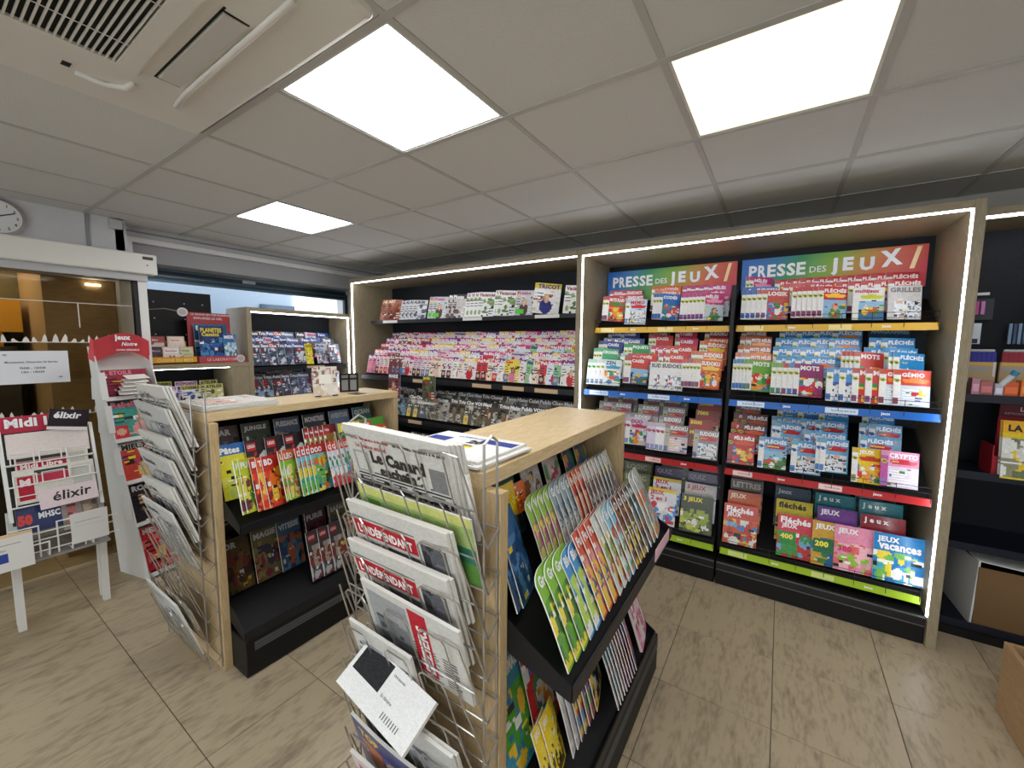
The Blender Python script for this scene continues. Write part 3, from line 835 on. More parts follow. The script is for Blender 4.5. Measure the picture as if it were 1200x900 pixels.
G['green'] = [big('MOTS', (54, 96, 70), [(70, 120, 84), (40, 70, 54), (150, 160, 120)], 'dim green word game magazine', tcol=(170, 200, 176)), big('LOGIC', (112, 118, 84), [(96, 100, 70), (150, 150, 110)], 'olive grey game magazine', tcol=(170, 176, 150))]
G['2jeux'] = [big('JEUX', (226, 228, 232), [(70, 150, 220), (214, 60, 70), (150, 170, 200), (250, 250, 250)], 'white JEUX magazine with red and yellow corner', tcol=(206, 40, 50), t2='2 en 1', bands=((.9, 1, (236, 206, 60)),))]
G['3jeux'] = [big('3 JEUX', (60, 66, 40), [(150, 170, 60), (230, 230, 226), (90, 100, 60), (190, 200, 70)], 'dark green 3 JEUX magazine with yellow title', tcol=(236, 226, 40), w=.21)]
G['redj'] = [big('3 JEUX', (200, 196, 190), [(190, 60, 60), (226, 226, 226)], 'grey and red 3 JEUX magazine', tcol=(190, 40, 44), w=.21)]
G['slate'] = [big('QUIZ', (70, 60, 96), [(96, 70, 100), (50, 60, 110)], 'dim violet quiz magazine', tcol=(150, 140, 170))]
G['orange'] = [big('JEUX', (200, 90, 40), [(230, 150, 60), (120, 60, 40)], 'burnt orange JEUX futés magazine', tcol=(240, 220, 190), t2=None)]

GP = 'puzzle magazines on the oak framed unit'
ROWN = {0: 'front row', 1: 'second row', 2: 'third row', 3: 'fourth row', 4: 'back row'}
def game_row(key, bay, r, segs, last=4, lean=.2, tile=.16, dd=None):
    yf, z0, yb, z1 = LEV[key]
    d = {'yellow': .03 + .07 * r, 'blue': .03 + .078 * r, 'red': .03 + .078 * r, 'lime': .04 + .09 * r}[key]
    z = z0 + (z1 - z0) * d / (yb - yf) + .004
    rn = 'back row' if r == last else ROWN[r]
    fan((0, yf, 0), (1, 0, 0), (0, -1, 0), (z1 - z0) / (yb - yf), d, z, lean, tile, segs, rn, '%s-edged %s shelf' % (key, bay), GP)
L_, R_ = 'left', 'right'
game_row('yellow', L_, 0, [(-1.25, -1.08, P['redgrey'][1:], 2), (-1.06, -.90, P['whblue'], 1), (-.85, -.66, P['codes_bl'], 3), (-.65, -.36, P['meles'], 6)], 2)
game_row('yellow', L_, 1, [(-1.25, -.95, P['redgrey'][:1], 3), (-.86, -.68, P['codes_or'], 2), (-.66, -.335, P['meles'], 4)], 2)
game_row('yellow', L_, 2, [(-1.25, -.98, P['redgrey'][:1], 2), (-.90, -.68, P['codes_or'], 3), (-.67, -.335, P['meles'], 4)], 2)
game_row('yellow', R_, 0, [(-.255, .02, P['stripes'], 5), (.03, .32, P['fl_red'][1:] + P['fl_red'][:1], 6), (.34, .49, P['multi'], 1), (.50, .66, P['greyg'], 1)], 2)
game_row('yellow', R_, 1, [(-.255, -.05, P['stripes'][:1], 2), (-.02, .25, P['fl_red'], 4), (.26, .66, P['fl_red'], 5)], 2)
game_row('yellow', R_, 2, [(-.25, -.08, P['meles'][:1], 2), (-.07, .66, P['fl_red'], 9)], 2)

game_row('blue', L_, 0, [(-1.285, -1.02, P['greenw'], 4), (-.99, -.83, P['cases'][1:], 2), (-.80, -.57, P['sud_wh'], 2), (-.58, -.335, P['mixw'][1:2] + P['sud_rd'] + P['sud_or'], 5)])
game_row('blue', L_, 1, [(-1.27, -1.08, P['green'][1:], 3), (-1.05, -.78, P['greenw'][:1] + P['cases'], 3), (-.76, -.56, P['cases'], 2), (-.54, -.335, P['sud_or'], 3)])
game_row('blue', L_, 2, [(-1.26, -1.1, P['muets'], 3), (-1.05, -.86, P['green'][:1], 2), (-.84, -.52, P['cases'], 4), (-.5, -.335, P['sud_or'], 2)])
game_row('blue', L_, 3, [(-1.25, -.92, P['muets'], 4), (-.88, -.7, P['cases'][1:], 2), (-.68, -.5, P['cases'][:1], 1), (-.48, -.335, P['sud_or'][:1], 1)])
game_row('blue', L_, 4, [(-1.24, -.98, P['muets'][1:], 2), (-.9, -.74, P['codes_dk'], 1), (-.70, -.52, P['cases'][:1], 1), (-.49, -.335, P['sud_rd'], 1)])
game_row('blue', R_, 0, [(-.268, -.07, P['mixw'][2:3] + P['mixw'][:1], 5), (-.05, .22, P['mixw'], 5), (.23, .68, P['mixw'][2:3] + P['mixw'][1:2] + P['gemio'], 6)])
game_row('blue', R_, 1, [(-.262, -.05, P['mots'], 3), (-.03, .28, P['fl_sky'], 4), (.29, .5, P['mixw'][1:2], 4), (.50, .665, P['fl_sky'][2:3], 2)])
game_row('blue', R_, 2, [(-.255, -.06, P['mots'], 2), (-.05, .40, P['fl_sky'], 5), (.41, .65, P['fl_sky'], 2)])
game_row('blue', R_, 3, [(-.25, -.06, P['mots'], 2), (-.04, .40, P['fl_sky'], 4), (.44, .65, P['fl_sky'][1:], 2)])
game_row('blue', R_, 4, [(-.25, -.08, P['mots'][1:2], 1), (-.02, .42, P['fl_sky'], 4), (.44, .64, P['anag'], 1)])

game_row('red', L_, 0, [(-1.25, -1.0, P['pinkw'][:1], 2), (-.98, -.82, P['pinkw'], 2), (-.80, -.52, P['pinkw'] + P['sud_gr'][1:], 5), (-.48, -.335, P['sud_gr'][:1], 1)])
game_row('red', L_, 1, [(-1.24, -1.02, P['sud_gr'], 2), (-.96, -.77, P['sud_gr'][:1], 1), (-.74, -.58, P['sud_gr'], 1), (-.53, -.335, P['num'][3:], 1)])
game_row('red', L_, 2, [(-1.24, -.98, P['sud_gr'], 2), (-.92, -.75, P['sud_gr'][1:], 1), (-.73, -.56, P['sud_gr'][:1], 1), (-.50, -.335, P['num'][2:3], 1)])
game_row('red', L_, 3, [(-1.23, -.95, P['sud_dk'], 2), (-.90, -.62, P['sud_dk'], 2), (-.50, -.335, P['num'][1:2], 1)])
game_row('red', L_, 4, [(-1.22, -.98, P['sud_dk'], 1), (-.9, -.58, P['sud_dk'], 2), (-.50, -.335, P['num'][:1], 1)])
game_row('red', R_, 0, [(-.265, -.11, P['meli'][:1], 1), (-.09, .07, P['fl_skyred'], 1), (.085, .21, P['fl_skyred'][1:], 1), (.20, .36, P['fl_skyred'], 2), (.38, .50, P['jeyel'], 1), (.505, .68, P['crypto'], 1)])
game_row('red', R_, 1, [(-.26, -.06, P['meli'], 2), (-.03, .14, P['fl_skyred'], 2), (.15, .36, P['fl_skyred'][::-1], 2), (.42, .60, P['fl_skyred'][:1], 1)])
game_row('red', R_, 2, [(-.255, -.05, P['meli'][1:], 2), (-.03, .36, P['fl_skyred'], 4), (.42, .62, P['fl_skyred'][1:], 2)])
game_row('red', R_, 3, [(-.25, -.05, P['meli'][1:], 1), (.0, .38, P['fl_sky'], 3), (.44, .63, P['fl_sky'][2:3], 1)])
game_row('lime', L_, 0, [(-1.24, -.80, G['green'], 2), (-.78, -.55, G['2jeux'], 1), (-.545, -.33, G['3jeux'], 1)], 3)
game_row('lime', L_, 1, [(-1.22, -.80, G['green'], 2), (-.77, -.55, G['2jeux'], 1), (-.54, -.33, G['redj'], 1)], 3)
game_row('lime', L_, 2, [(-1.2, -.82, G['green'], 2), (-.78, -.57, G['slate'], 1), (-.54, -.33, G['slate'], 1)], 3)
game_row('lime', L_, 3, [(-1.2, -.82, G['green'], 2), (-.75, -.54, G['green'][1:], 1), (-.52, -.32, G['slate'], 1)], 3)
game_row('lime', R_, 0, [(-.265, -.06, G['fj300'], 1), (.045, .255, G['fj400'], 1), (.225, .43, G['j200'], 1)  , (.335, .56, G['j380'], 1), (.515, .735 - .06, G['jblue'], 1)], 3, tile=.10)
game_row('lime', R_, 1, [(-.255, -.05, G['orange'], 1), (.03, .24, G['yelf'], 1), (.25, .46, G['purp'], 1), (.46, .685, G['jteal'][1:], 1)], 3)
game_row('lime', R_, 2, [(-.25, -.04, G['brown'], 1), (.02, .23, G['brown'][1:], 1), (.24, .45, G['jteal'][:1], 1), (.46, .68, G['jteal'][:1], 1)], 3)
game_row('lime', R_, 3, [(-.25, -.04, G['brown'][:1], 1), (.02, .22, G['brown'][:1], 1), (.23, .44, G['brown'][1:], 1), (.45, .66, G['brown'][1:], 1)], 3)

# ------------------------------------------------------------------ magazines of the other racks
rr = random.Random(23)
PASTEL = [(232, 214, 214), (240, 232, 226), (226, 236, 240), (244, 240, 232), (236, 220, 228)]
def glossy(title, bgc, mast, tcol, desc, w=.15, h=.205, top=None, n=1, kind='magazine', dim=1.0, tint=None, t=.004, boxc=None):
    a = Art(20, 28, bgc)
    if tint: a.blobs(rr, 14, tint, 0, 1, 0, .78, .16)
    if tint: a.detail(rr, 14, 0, 1, 0, .8, list(tint) + [(26, 26, 30), (240, 240, 238)])
    else: a.detail(rr, 18, 0, 1, .05, .8, [(20, 20, 24), (36, 30, 34), (246, 246, 244), (206, 40, 50), (40, 90, 170), (240, 210, 60), (226, 180, 150), (150, 60, 90)])
    if top is not None: a.person(rr, rr.uniform(.42, .66), .52, .95, top)
    if boxc: a.r(.05, .5, .06, .24, boxc)
    if top is not None and rr.random() < .5: a.r(.0, .3, .0, .35, rr.choice([(40, 40, 46), (206, 50, 60), (240, 220, 90), (90, 130, 180)])); a.e(.15, .2, .09, .1, (214, 170, 140))
    a.lines(rr, .05, .32, .4, .7, tuple(int(v * .4) for v in bgc), 3)
    a.lines(rr, .68, .96, .1, .4, rr.choice([(206, 60, 80), (60, 80, 140), (240, 240, 240)]), 3)
    if mast: a.r(0, 1, .82, 1, mast)
    a.jitter(rr, 9)
    a.a *= dim
    return cover(kind, a, w, h, t, [(title, .05, .815, .15, tuple(int(v * dim) for v in tcol), .9, 'l', .05)], desc, 'magazine', back=bgc)

words_ = ['ELLE', 'Gala', 'VOICI', 'Public', 'Closer', 'Femme', 'Avantages', 'Maxi', 'Santé', 'Cuisine', 'Jardin', 'Maison', 'Déco', 'Tricot', 'Régal', 'Mode', 'Paris', 'Point', 'Histoire', 'Auto', 'Moto', 'Sport', 'Chasse', 'Pêche', 'Photo', 'Géo', 'Train', 'Avion', 'Marine', 'Cheval']
def pool(n, bgs, masts, tops, tag, seed, **kw):
    out = []
    global rr
    rr = random.Random(seed)
    for k in range(n):
        b = rr.choice(bgs)
        m = rr.choice(masts)
        nm = b[1]
        ds = '%s %s' % (nm, tag)
        tc = W if (m and sum(m[0]) < 520) or sum(b[0]) < 420 else rr.choice([(200, 30, 50), (40, 60, 130), (30, 30, 34), (206, 40, 110)])
        dd = '%s%s' % (ds, ', %s band' % m[1] if m else '')
        out.append(glossy(rr.choice(words_), b[0], m[0] if m else None, tc, dd, top=rr.choice(tops), **kw))
    return out
BG_W = [((236, 226, 224), 'pale pink'), ((240, 238, 232), 'off-white'), ((224, 232, 238), 'pale blue'), ((238, 226, 200), 'cream'), ((230, 206, 214), 'rosy')]
MA_W = [None, ((206, 40, 56), 'red'), ((214, 60, 130), 'pink'), None, ((120, 60, 140), 'purple'), ((240, 200, 60), 'yellow')]
TO_W = [(200, 40, 50), (60, 60, 70), (230, 200, 190), (80, 120, 170), (220, 120, 150), (240, 240, 240)]
PINK = pool(12, [((232, 196, 206), 'pink'), ((206, 120, 140), 'deep pink'), ((236, 216, 216), 'pale pink'), ((120, 66, 74), 'maroon')], MA_W, TO_W, 'celebrity magazine', 5)
WOM = pool(16, BG_W, MA_W, TO_W, "women's magazine", 6)
BRIGHT = pool(10, [((236, 214, 90), 'yellow'), ((150, 200, 150), 'light green'), ((200, 224, 240), 'light blue'), ((240, 238, 236), 'white'), ((206, 60, 60), 'red')], MA_W, TO_W, 'health magazine', 8)
DULL = pool(12, [((120, 122, 110), 'olive grey'), ((150, 148, 140), 'stone grey'), ((96, 110, 120), 'slate'), ((190, 186, 176), 'beige'), ((90, 80, 66), 'brown'), ((120, 170, 200), 'sky blue')], [None, None, ((60, 60, 64), 'dark')], [None, (110, 100, 80), None, (90, 100, 110)], 'hobby magazine', 9, tint=[(170, 166, 156), (80, 84, 70), (130, 120, 96), (206, 206, 200)], h=.24, w=.17)
AUTO = pool(14, [((90, 110, 150), 'steel blue'), ((196, 204, 216), 'pale grey'), ((70, 80, 100), 'dark blue'), ((206, 210, 214), 'silver white'), ((60, 60, 66), 'black')], [None, ((200, 40, 44), 'red'), ((40, 80, 170), 'blue'), None], [None], 'motoring magazine', 10, tint=[(60, 70, 90), (150, 170, 200), (220, 224, 230), (110, 120, 140), (180, 40, 44)], h=.22, w=.15)
AUTO.append(glossy('COLLECTION', (236, 222, 40), None, (40, 40, 40), 'bright yellow magazine', w=.09, h=.22))
COOK = [glossy('Vacances', (236, 236, 232), None, (150, 60, 80), 'white magazine with green photograph', w=.19, h=.25, tint=[(120, 150, 80), (90, 120, 60), (226, 230, 220), (150, 170, 110)]),
        glossy('Photo', (200, 190, 186), (60, 60, 64), W, 'grey boxed magazine', w=.17, h=.25, tint=[(96, 80, 70), (206, 200, 196)]),
        glossy('ALBUM', (214, 214, 216), None, (40, 40, 60), 'clear bagged silver magazine', w=.19, h=.22, tint=[(240, 240, 244), (150, 156, 166), (90, 96, 110), (230, 230, 232)]),
        glossy('TRICOT', (236, 234, 230), (230, 210, 60), (80, 60, 140), 'white magazine with yellow band', w=.22, h=.28, top=(30, 40, 120)),
        glossy('ART', (150, 74, 34), None, (240, 210, 170), 'rust brown art magazine', w=.2, h=.25, tint=[(190, 110, 60), (110, 50, 26)]),
        glossy('Promo', (200, 204, 206), None, (206, 40, 110), 'bagged magazine with bright sticker', w=.18, h=.24, top=(90, 60, 60), boxc=(90, 214, 60))]

# ------------------------------------------------------------------ left back unit
lu, la, lb = frame_unit('wall_shelf_unit', 'oak framed shelf unit with light strips, holding celebrity and hobby magazines', -4.168, -1.344, 2.92, 3.56, 2.312, right=False)
bs = obj('plinth', bbox(la + .003, lb - .003, 2.942, 3.5, 0, .158, .004, 1), GRAPH, lu)
obj('plinth_strip', bbox(la + .004, lb - .004, 2.934, 2.942, .10, .155), ALU, bs)
BLK_L = mat('black_shelf_lip', (24, 25, 30), .45)
tray(lu, la + .04, lb - .004, 3.16, 1.84, 3.48, 1.88, BLK_L, h=.035, guard=False)
mids = tray(lu, la + .04, lb - .004, 3.0, 1.205, 3.48, 1.565, BLK_L, h=.045, guard=False)
lows = tray(lu, la + .04, lb - .004, 3.0, .765, 3.48, 1.0, BLK_L, h=.04, guard=False)
tray(lu, la + .04, lb - .004, 3.0, .34, 3.48, .56, BLK_L, h=.04, guard=False)
LBL = mat('kraft_shelf_label', (206, 176, 140), .6)
for x in (-3.1, -2.3, -1.95, -1.62):
    obj('shelf_label', bbox(x - .12, x + .1, 2.988, 2.9915, 1.19, 1.225), LBL, mids)
for x in (-2.35, -3.2):
    obj('shelf_label', bbox(x - .1, x + .1, 2.988, 2.9915, .75, .785), LBL, lows)
for x in (-3.75, -2.55, -1.72):
    obj('shelf_label', bbox(x - .12, x + .12, 3.148, 3.1515, 1.825, 1.855), mat('white_shelf_label', (226, 224, 218), .6), mids)
GL = 'magazines in the left back unit'
def lrow(segs, d, z, rn, lvl, lean=.2, tile=.14):
    fan((0, 3.0, 0), (1, 0, 0), (0, -1, 0), .75 if lvl == 'middle' else .49, d, z, lean, tile, segs, rn, '%s shelf, left back unit' % lvl, GL)
# top shelf: larger titles
fan((0, 3.16, 0), (1, 0, 0), (0, -1, 0), .13, .06, 1.852, .24, .2, [(-4.0, -3.7, COOK[4], 2), (-3.66, -3.28, COOK[2], 4), (-3.22, -2.98, COOK[5], 2), (-2.95, -2.72, COOK[1], 2), (-2.7, -2.36, COOK[0], 4), (-2.34, -2.12, COOK[0], 2), (-2.10, -1.98, COOK[5], 1), (-1.90, -1.66, COOK[3], 2), (-1.60, -1.39, COOK[0], 1)], 'single row', 'left back unit top shelf', GL)
for r in range(5):
    d, z = .03 + .088 * r, 1.208 + (1.565 - 1.205) * (.03 + .088 * r) / .48 + .004
    rn = ['front row', 'second row', 'third row', 'fourth row', 'back row'][r]
    LR = random.Random(77 + r)
    sh_ = lambda L, k: LR.sample(L, len(L))
    segs = [(-4.02, -3.28, sh_(PINK, r * 3)[:6], 9), (-3.27, -2.86, sh_(WOM, r * 2)[:3], 5), (-2.85, -2.42, sh_(WOM, r * 3 + 2)[:4], 5), (-2.41, -1.94, sh_(WOM if r > 1 else BRIGHT + WOM[:6], r * 2 + 1)[:5], 6), (-1.93, -1.37, sh_(BRIGHT + WOM[3:9] if r in (0, 2) else WOM, r * 3)[:7], 7)]
    lrow(segs, d, z, rn, 'middle')
for r in range(2):
    d, z = .04 + .12 * r, .768 + .235 * (.04 + .12 * r) / .48 + .004
    lrow([(-3.75, -3.42, sh_(DULL, 5 + r)[:2], 2), (-3.38, -2.8, sh_(DULL, r * 2)[:4], 5), (-2.78, -2.2, sh_(DULL, r * 3 + 4)[:4], 5), (-2.18, -1.4, sh_(DULL + BRIGHT[:3], r * 5 + 9)[:6], 6)], d, z, ['front row', 'back row'][r], 'lower', lean=.26)
d, z = .05, .345 + .03
lrow([(-3.4, -2.4, DULL[::2][:5], 6)], d, z, 'single row', 'lowest', lean=.35)
# two magazines hung in a clear holder in front of the middle shelf
hk = [glossy('MARIE', (120, 66, 74), (40, 34, 36), W, 'dark maroon magazine standing in clear clip-on holder', w=.19, h=.26, top=(190, 120, 130)), glossy('Jardin', (90, 96, 70), None, (240, 226, 60), 'grey green magazine hanging in front of middle shelf', w=.18, h=.26, tint=[(120, 120, 80), (200, 60, 50), (70, 70, 60)])]
place(hk[0], (0, 2.975, 0), (1, 0, 0), (0, -1, 0), -3.50, 0, 1.009, .03)
place(hk[1], (0, 2.975, 0), (1, 0, 0), (0, -1, 0), -2.98, 0, 1.009, .03)
ho = obj('holder', bbox(-3.62, -3.38, 2.93, 2.95, .99, 1.005), WHITEM, lu); obj('holder', bbox(-3.1, -2.86, 2.93, 2.985, .985, .999), WHITEM, lu)
obj('holder_arm', bbox(-3.51, -3.49, 2.94, 3.0, .985, 1.0), WHITEM, ho)

# ------------------------------------------------------------------ low shelving along the left window
wu = thing('low_shelf_unit', 'low oak shelf unit under the window with motoring magazines and a light strip', 'shelf unit', (-4.4, 2.4, 0))
XF, XB = -4.2, -4.62
obj('side_panel', bbox(XB, XF, 1.847, 1.889, 0, 1.925, .002, 1), FRZ, wu)
obj('side_panel', bbox(XB, XF, 2.93, 2.972, 0, 1.925, .002, 1), FRZ, wu)
obj('top_panel', bbox(XB, XF, 1.889, 2.93, 1.886, 1.925, .002, 1), FRY, wu)
obj('back_panel', bbox(XB + .01, XB + .03, 1.889, 2.93, 0, 1.886), NAVY, wu)
obj('led_strip', bbox(XF - .016, XF - .004, 1.89, 2.929, 1.877, 1.886), LED, wu)
obj('led_strip', bbox(XF - .016, XF - .004, 2.921, 2.93, .2, 1.877), LED, wu)
def wtray(t, y0, y1, z0, z1, xf=XF - .02, xb=XB + .04):
    bm = B(); prism(bm, [(xf, y0, z0 - .012), (xb, y0, z1 - .012), (xb, y0, z1 - .004), (xf, y0, z0 - .004)], (0, y1 - y0, 0))
    obj('tray', bm, GRAPH, t)
    return obj('tray_lip', bbox(xf, xf + .006, y0, y1, z0 - .02, z0 + .02), BLK_L, t)
l1 = wtray(wu, 1.895, 2.90, 1.335, 1.46); wtray(wu, 1.895, 2.90, 1.02, 1.14); wtray(wu, 1.895, 2.9, .6, .72)
obj('tray_label', bbox(-4.213, -4.211, 2.42, 2.62, 1.325, 1.35), LBL, l1)
obj('plinth', bbox(XB + .02, XF - .03, 1.89, 2.93, 0, .16), GRAPH, wu)
GW = 'motoring magazines under the window'
for r in range(3):
    d = .03 + .10 * r
    z = 1.34 + .125 * d / .36 + .004
    hh = [0, .03, .06][r]
    fan((XF - .02, 0, 0), (0, 1, 0), (1, 0, 0), .36, d, z + hh * .9, .2, .16, [(1.91, 2.45, sh_(AUTO[:-1], r * 4)[:5], 6), (2.44, 2.55, AUTO[-1:], 1) if r == 0 else (2.46, 2.62, sh_(AUTO[:-1], r)[:1], 1), (2.56, 2.86, sh_(AUTO[:-1], r * 3 + 2)[:2], 2)], ['front row', 'second row', 'back row'][r], 'upper shelf under the window', GW)
for r in range(2):
    d = .04 + .12 * r; z = 1.025 + .12 * d / .36 + .004
    fan((XF - .02, 0, 0), (0, 1, 0), (1, 0, 0), .36, d, z, .2, .16, [(1.91, 2.5, sh_(AUTO[:-1], r * 5 + 3)[:5], 6), (2.5, 2.86, sh_(AUTO[:-1], r + 7)[:3], 4)], ['front row', 'back row'][r], 'lower shelf under the window', GW)

wa = thing('open_top_shelf', 'open-topped oak shelf beside the door holding boxed books', 'shelf', (-4.4, 1.5, 0))
obj('shelf_board', bbox(XB, XF, 1.13, 1.847, 1.368, 1.408, .002, 1), FRY, wa)
obj('side_panel', bbox(XB, XF, 1.112, 1.13, 0, 1.408), FRZ, wa)
obj('end_panel', bbox(XB, XF - .004, 1.70, 1.846, 0, 1.366), FRZ, wa)
obj('back_panel', bbox(XB + .01, XB + .03, 1.13, 1.70, 0, 1.366), NAVY, wa)
pb = obj('perforated_panel', bbox(-4.6, -4.585, 1.15, 1.71, 1.41, 2.045), GRAPH, wa)
for y in (1.28, 1.5, 1.64):
    for z in (1.94, 1.80, 1.66):
        obj('panel_hole', disc(B(), (-4.585, y, z), (1, 0, 0), .006, .001, 8), mat('pale_hole', (170, 176, 186), .6), pb)
l2 = wtray(wa, 1.135, 1.69, 1.0, 1.06)
obj('led_strip', bbox(XF - .025, XF - .02, 1.135, 1.69, 1.364, 1.368), LED, wa)
HOB = [glossy('LOISIRS', (226, 224, 220), (190, 180, 60), (50, 50, 60), 'white and olive hobby magazine', w=.14, h=.19, kind='magazine', tint=[(60, 90, 160), (200, 206, 216), (60, 60, 70)]), glossy('POINT', (214, 206, 226), None, (150, 40, 80), 'lilac craft magazine', w=.12, h=.19, tint=[(150, 60, 80), (240, 240, 244), (90, 70, 120)]), glossy('ATELIER', (200, 196, 120), None, (60, 60, 40), 'mustard craft magazine', w=.15, h=.19, tint=[(90, 90, 60), (226, 226, 210)])]
fan((XF - .02, 0, 0), (0, 1, 0), (1, 0, 0), .36, .16, 1.045, .12, .14, [(1.15, 1.32, HOB[:1], 2), (1.33, 1.50, HOB[1:2], 2), (1.51, 1.68, HOB[2:], 1)], 'back row', 'open-topped shelf', 'craft magazines beside the door')
fan((XF - .02, 0, 0), (0, 1, 0), (1, 0, 0), .36, .05, 1.015, .12, .14, [(1.15, 1.32, HOB[1:2], 2), (1.34, 1.50, HOB[:1], 1), (1.51, 1.68, HOB[2:], 1)], 'front row', 'open-topped shelf', 'craft magazines beside the door')

# boxed books on the open shelf
yt = thing('display_box', 'flat yellow card display box holding small books', 'display box', (-4.3, 1.32, 1.408))
obj('box_base', bbox(-4.46, -4.24, 1.15, 1.452, 1.409, 1.42), mat('orange_yellow_card', (226, 160, 40), .55), yt)
obj('box_front', bbox(-4.245, -4.24, 1.15, 1.452, 1.409, 1.468), mat('orange_yellow_card'), yt)
obj('box_back', bbox(-4.46, -4.455, 1.15, 1.452, 1.409, 1.60), mat('orange_yellow_card'), yt)
lettering([('CUISINE DU MIDI', .03, .018, .028, (250, 220, 130), .24, 'l', .03)], yt, facing((1, 0, 0), (-4.2388, 1.15, 1.409)))
def book(title, bgc, desc, w, h, tint, tcol=(60, 50, 50), t=.014):
    a = Art(12, 14, bgc)
    a.blobs(rr, 8, tint, 0, 1, 0, .6, .2); a.r(.1, .9, .55, .9, tuple(min(255, v + 20) for v in bgc)); a.jitter(rr, 6)
    return cover('book', a, w, h, t, [(title, .14, .68, .12, tcol, .72, 'l', .02)], desc, 'book')
bk = [book('Menus', (60, 44, 50), 'dark small book at left end of yellow display box', .075, .13, [(90, 60, 66)], (200, 180, 180)), book('Recettes', (226, 216, 212), 'white small book in middle of yellow display box', .115, .13, [(60, 50, 60), (226, 220, 216)], (170, 60, 70)), book('Paysages', (190, 190, 150), 'khaki landscape book at right end of yellow display box', .10, .13, [(120, 130, 90), (220, 220, 200)]),
      book('Miel', (150, 60, 56), 'red round-photo book behind in yellow display box', .10, .13, [(220, 200, 190), (190, 60, 60)], (240, 230, 220)), book('Terroir', (230, 206, 190), 'peach coloured book behind in yellow display box', .12, .13, [(240, 220, 206)], (170, 80, 70))]
FA = ((XF - .04, 0, 0), (0, 1, 0), (1, 0, 0))
for D, u, d, z in ((bk[0], 1.195, .05, 1.4205), (bk[1], 1.297, .05, 1.4205), (bk[2], 1.40, .05, 1.4205), (bk[3], 1.235, .14, 1.51), (bk[4], 1.36, .14, 1.51)):
    place(D, *FA, u, d, z + .003, .12)
obj('book_step', bbox(-4.44, -4.335, 1.16, 1.445, 1.42, 1.508), mat('orange_yellow_card'), yt)
rd = thing('display_stand', 'red card display stand with tall header and blue activity books', 'display stand', (-4.3, 1.66, 1.408))
RC = mat('dusty_red_card', (176, 66, 72), .55)
obj('stand_base', bbox(-4.48, -4.235, 1.468, 1.838, 1.409, 1.468), RC, rd)
obj('stand_back', bbox(-4.44, -4.43, 1.462, 1.80, 1.468, 1.86), RC, rd)
lettering([('LE GRAND JEU DES PLANETES', .03, .30, .022, (246, 226, 226), .31, 'l', .03), ('EXPLOREZ LE CIEL', .05, .27, .02, (246, 226, 226), .26, 'l', .03)], rd, facing((1, 0, 0), (-4.4292, 1.462, 1.53)))
lettering([('LE LABORATOIRE', .06, .018, .026, (236, 190, 190), .25, 'l', .02)], rd, facing((1, 0, 0), (-4.2342, 1.468, 1.409)))
db = [big('PLANETES', (24, 44, 96), [(30, 90, 160), (40, 60, 120), (70, 140, 190), (20, 30, 60)], 'dark blue activity book on red display stand', w=.19, h=.27, tcol=(230, 210, 60), t2='Cassini'), big('MER', (50, 110, 170), [(120, 180, 220), (60, 140, 110), (200, 220, 230)], 'light blue activity book on red display stand, right side', w=.10, h=.2), big('ESPACE', (40, 96, 140), [(80, 150, 190), (30, 60, 90)], 'teal activity book behind on red display stand', w=.26, h=.29)]
for D in db: D.kind, D.cat = 'activity_book', 'book'
place(db[0], *FA, 1.60, .06, 1.469, .1); place(db[1], *FA, 1.735, .04, 1.469, .1); place(db[2], *FA, 1.62, .12, 1.469, .1)
for nm, y, z, r, base, lab in (('wobbler', 1.367, 1.845, .036, (-4.30, 1.27, 1.87), 'round grey tag on thin stalk before black panel'), ('wobbler', 1.79, 1.395 + .05, .034, (-4.4, 1.70, 1.72), 'round white rosette tag on stalk at red display stand')):
    wb = thing(nm, lab, 'tag', (-4.22, y, z))
    obj('tag_disc', disc(B(), (-4.2335, y, z), (1, 0, 0), r, .0125, 24), mat('tag_white', (214, 206, 204), .5), wb)
    obj('tag_ring', disc(B(), (-4.2208, y, z), (1, 0, 0), r * .72, .001, 24), mat('tag_grey', (176, 172, 170), .5), wb)
    obj('stalk', tube(B(), [(-4.226, y, z), base, (-4.583, base[1] - .04, base[2])] if y < 1.5 else [(-4.226, y, z), (-4.2265, 1.725, 1.70), (-4.226, 1.712, 1.712)], .003, 5), mat('clear_stalk', (190, 170, 140), .4), wb)

